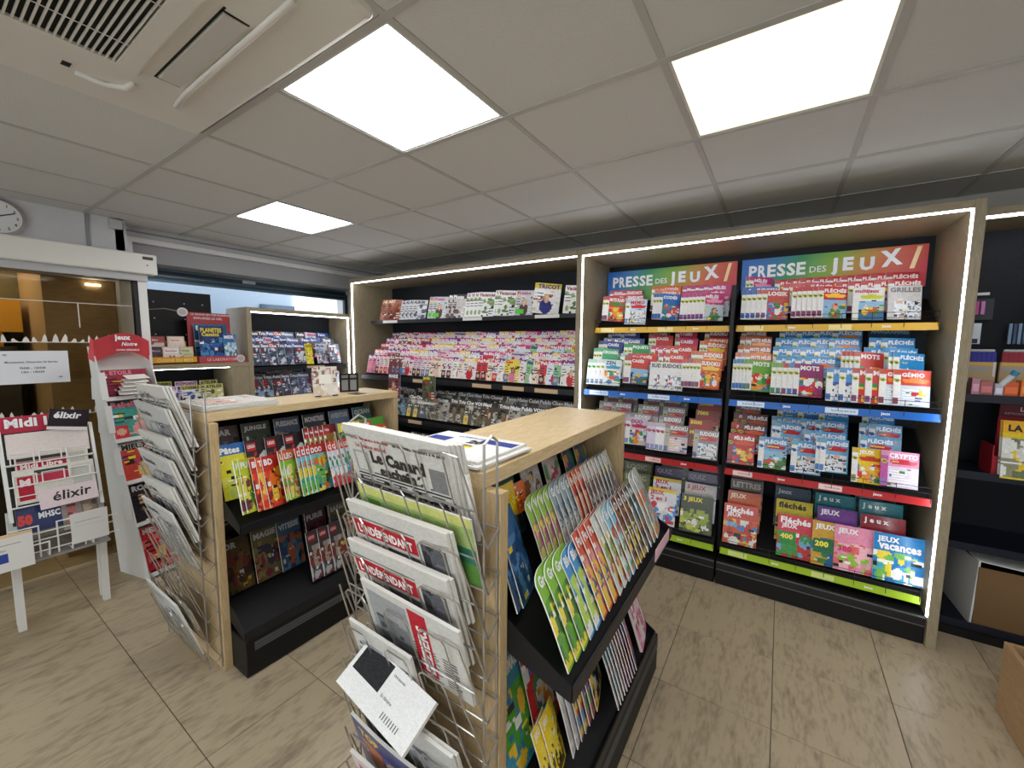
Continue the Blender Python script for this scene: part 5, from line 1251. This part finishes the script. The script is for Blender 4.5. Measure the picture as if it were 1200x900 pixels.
NP['fold'] = news('folded white newspaper', .33, .26, .006, [], [], [], (228, 227, 222))
lying(NP['fold'], -.81, .952, 1.2715, .03, 'lowest folded white newspaper under the blue and yellow one', GT)
lying(NP['fold'], -.80, .945, 1.279, -.04, 'middle folded white newspaper under the blue and yellow one', GT)
lying(NP['twenty'], -.82, .955, 1.287, .0, 'white newspaper with blue blocks, yellow band and big 20 on nearest gondola', GT)
NP['pile'] = news('flat newspaper', .34, .34, .008, [('INFOS', .1, .8, .08, (190, 90, 90), .4)], [], [(.3, .8, .2, .6, (226, 190, 180))], (224, 222, 212))
for k in range(3):
    lying(NP['pile'], -2.42 + .006 * (k % 2), .957 - .004 * k, 1.2745 + .0096 * k, .02 * (k - 1), '%s flat newspaper of the pile on the far gondola top' % ['lowest', 'middle', 'topmost'][k], GT)
ws = props(obj('paper_sheet', prism(B(), [(-2.56, PY1 - .0015, 1.255), (-2.335, PY1 - .0015, 1.252), (-2.42, PY1 - .0015, 1.19), (-2.52, PY1 - .0015, 1.198)], (0, .0008, 0)), mat('bright_white_paper', (240, 242, 246), .7)), 'white paper sheet stuck on the end of far gondola top', 'paper')
# table card and small black frame
tc_ = thing('table_card', 'white easel card with brown floral picture on far gondola top', 'card', (-2.36, 1.47, 1.266), rz=0)
mC = facing((.95, -.32, 0), (-2.355, 1.468, 1.2665)) @ Matrix.Rotation(-.12, 4, 'X')
a = Art(16, 22, (226, 220, 208)); a.blobs(NR, 40, [(120, 84, 70), (150, 120, 100), (196, 150, 140), (206, 190, 176)], 0, 1, .38, 1, .08); a.r(.22, .72, .40, .74, (240, 238, 226)); a.blobs(NR, 14, [(214, 200, 176), (236, 230, 220)], 0, 1, 0, .38, .12)
D = cover('card_print', a, .145, .18, .004, [], '', '')
for nm, me in (('card_panel', D.mesh),):
    o = link(bpy.data.objects.new(nm, me)); o.parent = tc_; o.matrix_parent_inverse = tc_.matrix_basis.inverted(); o.matrix_basis = mC @ Matrix.Translation((0, 0, .004))
for sx in (-.05, .05):
    p = mC @ Vector((sx, 0, 0)); obj('card_foot', bbox(p.x - .008, p.x + .008, p.y - .012, p.y + .02, 1.2655, 1.272), mat('black_plastic', (22, 22, 24), .4), tc_)
q1, q2, q3 = mC @ Vector((0, .006, .14)), mC @ Vector((.02, .006, .14)), mC @ Vector((0, .075, -.0))
obj('card_strut', prism(B(), [q1, q2, (q3.x, q3.y, 1.2665)], (0, .002, 0)), WCARD, tc_)
bf = thing('double_frame', 'small black double frame with grey panes on far gondola top', 'frame', (-2.46, 1.69, 1.266))
mF = facing((.9, -.42, 0), (-2.455, 1.70, 1.2662))
bm = B()
for x0, x1, z0, z1 in ((-.06, -.048, 0, .125), (-.006, .006, 0, .125), (.048, .06, 0, .125), (-.06, .06, 0, .01), (-.06, .06, .115, .125), (-.06, .06, .082, .094)):
    box(bm, x0, x1, -.008, .008, z0, z1)
bmesh.ops.transform(bm, matrix=mF, verts=bm.verts)
obj('frame_border', bm, mat('black_plastic'), bf)
for x in (-.027, .027):
    bm = box(B(), x - .021, x + .021, -.002, .002, .01, .115); bmesh.ops.transform(bm, matrix=mF, verts=bm.verts)
    obj('pane', bm, mat('grey_pane', (150, 152, 150), .3), bf)
for k, (x, y, c) in enumerate(((-2.31, 1.655, (40, 40, 44)), (-2.30, 1.75, (190, 190, 190)))):
    props(obj('leaflet', bbox(x - .05, x + .05, y - .035, y + .035, 1.2655, 1.2675), mat('leaflet_%s' % ('dark', 'pale')[k], c, .5)), '%s leaflet lying on the far gondola top beside black frame' % ('dark', 'pale grey')[k], 'leaflet')

# ------------------------------------------------------------------ white card floor display (red arched header)
RZ = math.radians(-13)
dm = Matrix.Translation((-3.44, .83, 0)) @ Matrix.Rotation(RZ * -1, 4, 'Z')
dsp = thing('floor_display', 'white cardboard floor display with red arched header, leaning back beside the door', 'display stand', mtx=dm)
# local: front bottom-left corner at origin, x = outwards (+), y = to the right
DW = .31
fx = lambda z: -.27 * z          # front edge leans back
bx = lambda z: -.33 - .10 * z
def loc(name, bm, m): return obj(name, bm, m, dsp, local=True)
for y in (0, DW):
    loc('side_panel', prism(B(), [(fx(0), y, 0), (fx(1.5), y, 1.5), (bx(1.5), y, 1.56), (bx(0), y, 0)], (0, .006, 0)), WCARD)
loc('back_panel', prism(B(), [(bx(0), .006, 0), (bx(1.56), .006, 1.56), (bx(1.56), DW, 1.56), (bx(0), DW, 0)], (.005, 0, 0)), WCARD)
levels = [.02, .36, .64, .92, 1.20]
for z in levels:
    loc('shelf', prism(B(), [(fx(z), .007, z), (bx(z) + .006, .007, z - .01 if z > .1 else z), (bx(z) + .006, .007, z - .016 if z > .1 else z - .006), (fx(z), .007, z - .006)], (0, DW - .008, 0)), WCARD)
    loc('shelf_lip', prism(B(), [(fx(z), .007, z - .006), (fx(z + .022), .007, z + .02), (fx(z + .022) - .004, .007, z + .02), (fx(z) - .004, .007, z - .006)], (0, DW - .008, 0)), WCARD)
# arched header
pts = []
for k in range(13):
    f = k / 12
    pts.append((fx(1.5) + .035 * math.sin(math.pi * f), .0 + (DW + .006) * f, 1.60 + .055 * math.sin(math.pi * f)))
low = [(p[0], p[1], 1.455 + .07 * math.sin(math.pi * k / 12)) for k, p in enumerate(pts)]
bm = B(); A = [bm.verts.new(p) for p in pts]; C = [bm.verts.new(p) for p in low]
for k in range(12): bm.faces.new((A[k], A[k + 1], C[k + 1], C[k]))
bmesh.ops.solidify(bm, geom=bm.faces[:], thickness=.004)
hd = loc('header', bm, mat('coral_red_card', (232, 84, 92), .5))
loc('header_side', prism(B(), [(bx(1.5), -.001, 1.48), (fx(1.5), -.001, 1.455), (fx(1.5), -.001, 1.60), (bx(1.5) + .05, -.001, 1.62)], (0, .004, 0)), mat('coral_red_card'))
mh = Matrix(((0, -1, 0, fx(1.5) + .045), (1, 0, 0, .155), (0, 0, 1, 1.565), (0, 0, 0, 1)))
lt = link(bpy.data.objects.new('header_lettering', lettering_mesh([('jeux', -.015, .03, .045, W, .14, 'c', .05), ('Notre', .02, .0, .026, W, .09, 'c', .03, .3), ('OFFRE SPECIALE', .01, -.035, .013, W, .2, 'c', .02)]))); lt.parent = hd; lt.matrix_basis = mh
# side leaflet pockets on the left wall
for z in (.50, .80, 1.08, 1.30):
    xc = (fx(z) + bx(z)) / 2 + .07
    bm = B(); prism(bm, [(xc - .06, -.001, z - .09), (xc + .06, -.001, z - .09), (xc + .035, -.001, z + .09), (xc - .05, -.001, z + .05)], (0, -.035, 0))
    loc('side_pocket', bm, WCARD)
DM = [glossy('MES JEUX', (206, 50, 60), None, W, 'red celebration magazine in lowest level of the card display', w=.27, h=.31, tint=[(190, 40, 60), (230, 120, 110), (240, 210, 90)]), glossy('ROGGI', (44, 40, 44), None, (220, 214, 214), 'black cookery magazine in the card display', w=.27, h=.26, tint=[(120, 70, 60), (206, 160, 120), (30, 28, 30)]), glossy('MIEUX', (200, 70, 60), (206, 206, 204), INK, 'red magazine with grey title band in the card display', w=.27, h=.26, top=(230, 190, 120)), glossy('Rebelle', (60, 150, 136), (40, 36, 40), (220, 110, 140), 'teal magazine with woman in striped top in the card display', w=.27, h=.27, top=(226, 150, 150)), glossy('L ETOILE', (150, 40, 60), None, (220, 130, 140), 'crimson magazine in the top level of the card display', w=.26, h=.2)]
for D, z in zip(DM, levels):
    m = dm @ Matrix.Translation((fx(z) - .05, .162, z + .004)) @ Matrix(((0, -1, 0, 0), (1, 0, 0, 0), (0, 0, 1, 0), (0, 0, 0, 1))) @ Matrix.Rotation(-.24, 4, 'X')
    o = link(bpy.data.objects.new('magazine', D.mesh)); o.matrix_world = m; props(o, D.desc, 'magazine', 'magazines in the card display')
    if D.text:
        c = link(bpy.data.objects.new('cover_lettering', D.text)); c.parent = o; c['kind'] = 'stuff'
# loose paper slips in the top level
for k in range(5):
    z = 1.206 + .028 * k
    bm = bbox(-.07, .07, -.028, .028, -.0015, .0015); 
    o = obj('paper_slip', bm, mat('white_slip', (232, 230, 224), .6))
    o.matrix_world = dm @ Matrix.Translation((fx(1.2) + .012, .145 + .008 * k, 1.245 + .026 * k)) @ Matrix.Rotation(math.pi / 2 - .3 + .12 * k, 4, 'Z') @ Matrix.Rotation(.5, 4, 'X')
    props(o, 'white paper slip in top level of card display, %s from the bottom' % nth(k + 1), 'paper', 'paper slips in the card display')

# ------------------------------------------------------------------ white metal newspaper stand
st = thing('newspaper_stand', 'white metal newspaper stand with crimson title board in front of the glass door', 'stand', (-3.3, .36, 0))
SY0, SY1 = .262, .60
def sx_(z): return -3.40 + .42 * max(0, 1.22 - z) * .62      # rack face leans towards the viewer at the bottom
for y in (SY0, SY1):
    obj('side_frame', prism(B(), [(sx_(1.12), y, 1.12), (sx_(1.12) - .03, y, 1.12), (sx_(.66) - .03, y, .66), (sx_(.66), y, .66)], (0, .014, 0)), WHITEM, st)
    obj('leg', prism(B(), [(sx_(.66) - .10, y - .0, .68), (sx_(.66) - .14, y, .68), (-3.44, y, 0), (-3.40, y, 0)], (0, .03, 0)), WHITEM, st)
    obj('leg', prism(B(), [(sx_(.66) - .20, y + .004, .66), (sx_(.66) - .22, y + .004, .66), (-3.52, y + .004, 0), (-3.49, y + .004, 0)], (0, .02, 0)), WHITEM, st)
obj('back_plate', prism(B(), [(sx_(1.14) - .055, SY0 + .015, 1.14), (sx_(.62) - .075, SY0 + .015, .62), (sx_(.62) - .08, SY0 + .015, .62), (sx_(1.14) - .06, SY0 + .015, 1.14)], (0, SY1 - SY0 - .015, 0)), mat('dark_back_plate', (52, 50, 50), .6), st)
hb = obj('title_board', prism(B(), [(sx_(1.17) - .005, SY0 - .01, 1.105), (sx_(1.17) - .02, SY0 - .01, 1.19), (sx_(1.17) - .02, SY1 - .02, 1.19), (sx_(1.17) - .005, SY1 - .02, 1.105)], (-.006, 0, 0)), mat('crimson_board', (184, 24, 62), .45), st)
lettering([('Midi Libre', .03, .018, .05, W, .33, 'l', .045)], hb, facing((1, 0, .15), (sx_(1.17) + .0005, SY0, 1.114)), 'board_lettering')
for k, z in enumerate((.95, .84, .735)):
    obj('wire_shelf', tube(B(), [(sx_(z) + .03, SY0 + .01, z), (sx_(z) + .03, SY1 + .006, z)], .004, 6), WHITEM, st)
    obj('wire_shelf', tube(B(), [(sx_(z) - .05, SY0 + .01, z - .02), (sx_(z) - .05, SY1 + .006, z - .02)], .004, 6), WHITEM, st)
    for y in (.29, .39, .49):
        obj('wire_hoop', tube(B(), [(sx_(z) + .034, y, z), (sx_(z) + .028, y, z + .055), (sx_(z) + .028, y + .08, z + .055), (sx_(z) + .034, y + .08, z)], .003, 5), WHITEM, st)
bxx = sx_(.66) + .03
obj('tray_board', bbox(bxx - .16, bxx + .02, .06, SY1 + .015, .44, .452), mat('grey_tray', (150, 150, 150), .5), st)
for z in (.50, .56, .60):
    obj('basket_wire', tube(B(), [(bxx + .05, .06, z), (bxx + .05, SY1 + .05, z - .0)], .0035, 6), WHITEM, st)
for y0 in (.08, .245, .41):
    obj('basket_hoop', tube(B(), [(bxx + .05, y0, .47), (bxx + .055, y0, .64), (bxx + .055, y0 + .1, .64), (bxx + .05, y0 + .1, .47)], .0035, 6), WHITEM, st)
    obj('basket_hoop', tube(B(), [(bxx - .1, y0 + .05, .455), (bxx + .05, y0 + .05, .47), (bxx + .075, y0 + .05, .55), (bxx + .075, y0 + .13, .55), (bxx + .05, y0 + .13, .47), (bxx - .1, y0 + .13, .455)], .0035, 6), WHITEM, st)
NF = lambda z, dx=0: ((sx_(z) + dx, 0, 0), (0, 1, 0), (1, 0, 0))
MD = {}
MD['plain'] = news('x', .305, .13, .01, [], [], [], (226, 214, 208), cols=0, curl=.0, bow=.012)
MD['midi'] = news('x', .27, .135, .01, [('Midi Libre', .06, .50, .2, (240, 226, 222), .6, 'l', .04)], [(.03, .68, .42, .78, (176, 40, 60)), (.03, .7, .8, .95, (60, 58, 58)), (.72, .96, .4, .9, (190, 188, 180))], [], (214, 208, 196), cols=3)
MD['midi2'] = news('x', .30, .18, .01, [('M', .07, .50, .22, (240, 226, 222), .2, 'l', .05)], [(.05, .22, .1, .78, (176, 40, 60)), (.24, .66, .55, .78, (190, 60, 80)), (.24, .66, .8, .92, (70, 66, 62)), (.7, .96, .3, .9, (196, 194, 186))], [], (216, 210, 198), cols=0)
MD['elixir'] = news('x', .22, .10, .006, [('élixir', .22, .30, .5, INK, .7, 'l', .02, .1)], [], [], (226, 208, 208), cols=0)
MD['mhsc'] = news('x', .305, .26, .012, [('50', .01, .60, .22, (214, 60, 50), .17, 'l', .08), ('MHSC', .25, .68, .13, W, .26, 'l', .05)], [(0, .52, .45, 1, (28, 44, 96)), (0, 1, 0, .3, (96, 86, 80))], [(.52, .78, .3, 1, (150, 140, 130)), (.79, .98, .6, 1, (140, 120, 104)), (.6, .7, .4, .85, (190, 110, 110))], (120, 112, 104), cols=0, matt=False)
MD['card'] = news('x', .155, .115, .003, [('élixir', .12, .55, .32, W, .8, 'l', .04, .1)], [(0, 1, 0, .16, (230, 226, 226))], [], (36, 24, 34), cols=0, matt=False)
GS = 'papers in the white metal stand'
place(MD['plain'], *NF(.98), .438, .0, .975, .22, 0, .01, 'blank whitish newspaper curled over under the crimson board', GS)
place(MD['midi'], *NF(.845, .01), .44, .0, .852, .24, 0, .0, 'newspaper with red masthead in upper slot of the white stand', GS)
place(MD['midi2'], *NF(.74, .021), .44, .0, .745, .24, 0, .0, 'newspaper with red M block in lower slot of the white stand', GS)
place(MD['elixir'], *NF(.70, .062), .475, .0, .712, .24, 0, -.03, 'pale pink elixir leaflet below the red M newspaper', GS)
place(MD['mhsc'], (bxx, 0, 0), (0, 1, 0), (1, 0, 0), .438, -.01, .478, .30, 0, .0, 'navy football supplement reading MHSC in stand basket', GS)
place(MD['card'], *NF(1.1, .02), .505, -.02, 1.10, .05, 0, .18, 'tilted black elixir card clipped on the crimson board', GS)
def brochure(y, z, w, h, label, cols):
    t = props(obj('brochure', bbox(bxx + .078, bxx + .086, y, y + w, z, z + h), mat('brochure_white', (226, 224, 218), .6)), label, 'brochure', 'white brochures hung on the stand')
    for nm, (a, b, c, d), cc in cols:
        obj(nm, bbox(bxx + .086, bxx + .0866, y + a * w, y + b * w, z + c * h, z + d * h), mat(nm + str(cc[0]), cc, .5), t)
    return t
b1 = brochure(.12, .455, .20, .185, 'white brochure with tan top edge and small blue photo', [('top_strip', (0, 1, .93, 1), (226, 190, 140)), ('photo', (.3, .58, .25, .5), (40, 70, 150)), ('printed_line', (.05, .8, .72, .74), (150, 150, 150))])
lettering([('Mieux parler', .02, .10, .016, (110, 104, 100), .12, 'l', 0, .2)], b1, facing((1, 0, 0), (bxx + .0872, .12, .455)))
b2 = brochure(.455, .50, .145, .165, 'plain white brochure at right end of the stand', [('printed_line', (.1, .8, .70, .72), (170, 170, 170)), ('printed_line', (.1, .9, .56, .57), (190, 190, 190))])

# ------------------------------------------------------------------ right unit: stationery
ru = thing('stationery_unit', 'oak framed unit with black perforated back holding stationery, right of puzzle shelves', 'shelf unit', (1.6, 3.4, 0))
a, b, yf = .778, 2.5, 3.135
obj('top_panel', bbox(a, b, yf, 3.6, 2.268, 2.31, .002, 1), FRX, ru)
obj('side_panel', bbox(b - .04, b, yf, 3.6, 0, 2.268, .002, 1), FRZ, ru)
obj('led_strip', bbox(a, b - .04, yf + .004, yf + .018, 2.257, 2.268), LED, ru)
bp_ = obj('perforated_panel', bbox(a, b - .04, 3.56, 3.58, 0, 2.268), NAVY, ru)
bm = B()
for i in range(26):
    for j in range(14):
        box(bm, .82 + i * .045, .826 + i * .045, 3.558, 3.5602, 1.5 + j * .05, 1.506 + j * .05)
h_ = obj('perforation', bm, mat('panel_hole_dark', (6, 8, 10), .9), bp_); h_['kind'] = 'stuff'
SHB = mat('blue_black_shelf', (18, 24, 40), .45)
for z, y in ((1.322, 3.16), (.905, 3.16), (.505, 3.16), (.06, 3.16)):
    sb = obj('shelf', bbox(a + .003, b - .045, y, 3.555, z, z + .012), SHB, ru)
    obj('shelf_lip', bbox(a + .003, b - .045, y - .006, y, z - .012, z + .03), SHB, sb)
obj('plinth', bbox(a + .003, b - .045, 3.14, 3.5, 0, .048), GRAPH, ru)
CA = lambda n, c=(128, 128, 128), r=.5: mat(n, c, r)
def small(name, label, cat, x, y, z, parts, group=None):
    t = thing(name, label, cat, (x, y, z), 0, group)
    for nm, (x0, x1, y0, y1, z0, z1), m in parts: obj(nm, bbox(x + x0, x + x1, y + y0, y + y1, z + z0, z + z1), m, t)
    return t
# hanging boxes on hooks
hk_ = [(.86, 1.62, 'small white pencil box hanging beside the oak post'), (1.14, 1.62, 'large white colouring pencil box with rainbow foot')]
for k, (x, z, lab) in enumerate(hk_):
    w = (.10, .26)[k]
    t = small('pencil_box', lab, 'pencil box', x, 3.50, z, [('box_body', (0, w, 0, .02, 0, .12), CA('pencil_box_white', (220, 230, 238)))])
    t2 = [(200, 50, 60), (226, 120, 50), (236, 206, 70), (40, 110, 120), (120, 180, 210), (30, 60, 90)] if k else [(60, 40, 110), (40, 34, 80)]
    for q, c in enumerate(t2):
        obj('pencil_print', bbox(x + .02 + q * (w - .03) / len(t2), x + .02 + (q + 1) * (w - .03) / len(t2), 3.4985, 3.5, z + .004, z + (.042 if k else .03)), CA('pp%d%d' % (k, q), c), t)
    if k:
        obj('tree_print', disc(B(), (x + .13, 3.4995, z + .08), (0, -1, 0), .025, .001, 16, .014), CA('leaf_green', (90, 150, 50)), t)
        for q in range(4): obj('pencil', bbox(x - .075 + q * .018, x - .063 + q * .018, 3.49, 3.5, z - .0, z + .115), CA('pencil_blue%d' % (q % 2), ((120, 150, 180), (60, 80, 110))[q % 2]), t)
    obj('hook', tube(B(), [(x + w / 2, 3.5575, z + .125), (x + w / 2, 3.46, z + .13)], .003, 5), WIRE, t)
    obj('hang_tab', bbox(x + w / 2 - .02, x + w / 2 + .02, 3.505, 3.512, z + .12, z + .134), CA('clear_tab', (200, 204, 206)), t)
for k, (x, z) in enumerate(((.90, 1.79), (1.2, 1.79))):
    t = thing('pen_set', ('violet and blue pen set hanging beside the oak post', 'brown and grey pencil set hanging above the rainbow pencil box')[k], 'pen set', (x, 3.5, z))
    cs = ([(200, 150, 200), (70, 60, 150), (60, 70, 140), (190, 80, 150), (206, 130, 190)], [(206, 206, 206), (150, 80, 70), (226, 180, 130), (60, 80, 70), (190, 190, 180), (150, 100, 80)])[k]
    for q, c in enumerate(cs):
        obj('pen', bbox(x - .05 + q * .024, x - .034 + q * .024, 3.49, 3.503, z, z + (.075, .05)[k]), CA('pen%d%d' % (k, q), c), t)
    obj('backing_card', bbox(x - .06, x + .10, 3.503, 3.506, z - .03, z + .09), CA('dark_card', (44, 46, 56)), t)
    obj('hook', tube(B(), [(x + .02, 3.5575, z + .11), (x + .02, 3.44, z + .118)], .003, 5), WIRE, t)
    obj('hook_tag', bbox(x - .01, x + .06, 3.438, 3.441, z + .105, z + .12), CA('hook_tag_white', (216, 218, 220)), t)
for k, (x, c, lab) in enumerate(((.862, (36, 40, 150), 'pouch of markers with blue caps on the stationery shelf'), (1.0, (150, 30, 50), 'pouch of markers with dark red caps on the stationery shelf'))):
    t = small('marker_pouch', lab, 'pouch', x, 3.33, 1.41, [('pouch_body', (0, .125, 0, .02, 0, .11), CA('pouch_kraft', (190, 164, 122))), ('cap_block', (.004, .121, 0, .02, .11, .165), CA('caps%d' % k, c)), ('printed_band', (.004, .10, -.001, 0, .062, .082), CA('grey_print', (160, 164, 166))), ('yellow_band', (.004, .12, -.001, 0, .092, .106), CA('amber_print', (220, 180, 80))), ('pouch_side', (.112, .122, -.002, 0, .03, .11), CA('clear_edge', (226, 224, 220)))])
    obj('pouch_top', bbox(x + .008, x + .117, 3.332, 3.348, 1.575, 1.59, .006), CA('clear_top', (196, 196, 200), .2), t)
    for q in range(6): obj('marker_cap', bbox(x + .008 + q * .019, x + .022 + q * .019, 3.327, 3.33, 1.522, 1.57), CA('caps%d' % k), t)
obj('shelf_riser', bbox(a + .02, 1.7, 3.32, 3.50, 1.335, 1.408), GRAPH, ru)
props(obj('pencil_case', bbox(1.155, 1.42, 3.33, 3.46, 1.409, 1.54, .04, 3), CA('charcoal_cloth', (56, 54, 58), .8), smooth=True), 'charcoal cloth pencil case at right on stationery shelf', 'pencil case')
for k, (x, w, c, h, lab) in enumerate(((.865, .03, (206, 150, 170), .10, 'narrow pink eraser pack on stationery shelf'), (.90, .045, (190, 110, 110), .085, 'dusty pink glue pack on stationery shelf'), (.95, .03, (200, 196, 214), .075, 'pale lilac pack on stationery shelf'), (.985, .05, (226, 100, 50), .085, 'dark orange pack with brown mark on stationery shelf'), (1.04, .04, (236, 130, 60), .095, 'bright orange upright pack on stationery shelf'), (1.09, .11, (220, 120, 126), .07, 'wide salmon pink pack on stationery shelf'))):
    small('stationery_pack', lab, 'stationery', x, 3.19 + .008 * (k % 2), 1.335, [('pack_body', (0, w, 0, .06, 0, h), CA('pack%d' % k, c)), ('pack_label', (.004, w - .004, -.001, 0, h * .3, h * .7), CA('packl%d' % k, tuple(min(255, int(v * 1.15 + 14)) for v in c)))])
t = thing('glue_tube', 'blue and white glue tube lying across the orange packs', 'glue', (1.0, 3.18, 1.43))
obj('tube_body', tube(B(), [(.975, 3.20, 1.405), (1.005, 3.19, 1.455)], .014, 10), CA('glue_white', (220, 226, 230)), t); obj('tube_cap', tube(B(), [(1.006, 3.19, 1.457), (1.018, 3.187, 1.478)], .015, 10), CA('glue_blue', (60, 140, 180)), t)
t = small('comic_display', 'red counter display box holding yellow comic albums', 'display box', .975, 3.2, .918, [('box_front', (0, .30, 0, .006, 0, .105), CA('cherry_card', (176, 34, 50))), ('box_side', (0, .006, .006, .17, 0, .16), CA('cherry_card')), ('box_back', (.055, .30, .17, .176, 0, .34), CA('cherry_card')), ('box_header', (.055, .30, .164, .17, .30, .375), CA('wine_card', (104, 24, 36)))])
lettering([('Lanceurs', .10, .06, .026, W, .16, 'l', .04), ('RETROUVEZ LES ALBUMS', .03, .03, .013, (240, 200, 200), .24, 'l', .03)], t, facing((0, -1, 0), (.975, 3.1985, .918)))
lettering([('Lanceurs', .13, .03, .024, (230, 210, 210), .16, 'l', .03), ('RETROUVEZ LES ALBUMS', .075, .01, .012, (200, 150, 150), .24, 'l', .02)], t, facing((0, -1, 0), (.975, 3.3628, 1.223)))
AL = [kid('LA COLLINE', (236, 206, 40), [(226, 226, 220), (110, 120, 90), (240, 240, 236), (150, 150, 120)], 'yellow comic album', w=.27, h=.30, kind='comic_album', tcol=(50, 40, 30), band=(240, 180, 40))]
for k in range(2):
    place(AL[0], (1.125, 3.2, 0), (1, 0, 0), (0, -1, 0), 0, -.03 - .03 * k - .0, .922, .12, 0, 0, '%s yellow comic album in the red counter display box' % ('front', 'rear')[k], 'comic albums in the red box')
cb = small('cardboard_box', 'large cardboard box with white side and brown front on bottom stationery shelf', 'box', .93, 3.17, .073, [])
bm = B(); prism(bm, [(.955, 3.17, .074), (.935, 3.53, .074), (.938, 3.53, .41), (.965, 3.17, .44)], (.008, 0, 0)); obj('box_side', bm, WCARD, cb)
obj('box_front', bbox(.966, 1.55, 3.163, 3.17, .074, .41), mat('kraft_card', (120, 92, 58), .8), cb)
obj('box_flap', prism(B(), [(.966, 3.17, .44), (1.55, 3.17, .41), (1.55, 3.5, .43), (.94, 3.5, .45)], (0, 0, .004)), WCARD, cb)

# ------------------------------------------------------------------ low wooden bin at the right edge
ct = thing('wooden_bin', 'low oak bin with open top at the right edge of the aisle', 'bin', (1.2, 2.1, 0))
OK2 = wood('warm_oak_board', (146, 112, 76), (176, 142, 100), (8, 1.0, 8))
obj('bin_side', bbox(.886, .906, 1.4, 2.575, .004, .325, .001, 1), OK2, ct)
obj('bin_side', bbox(1.55, 1.57, 1.4, 2.575, .004, .325), OK2, ct)
obj('bin_end', bbox(.906, 1.55, 2.555, 2.575, .004, .325), OK2, ct)
obj('bin_end', bbox(.906, 1.55, 1.4, 1.42, .004, .325), OK2, ct)
obj('bin_bottom', bbox(.906, 1.55, 1.42, 2.555, .004, .016), GRAPH, ct)
ps = thing('navy_crate', 'dark navy crate standing inside the low oak bin', 'crate', (1.2, 2.2, .02))
obj('crate_body', bbox(.945, 1.5, 1.6, 2.5, .017, .34, .01, 2), mat('navy_plastic', (30, 36, 60), .4), ps)
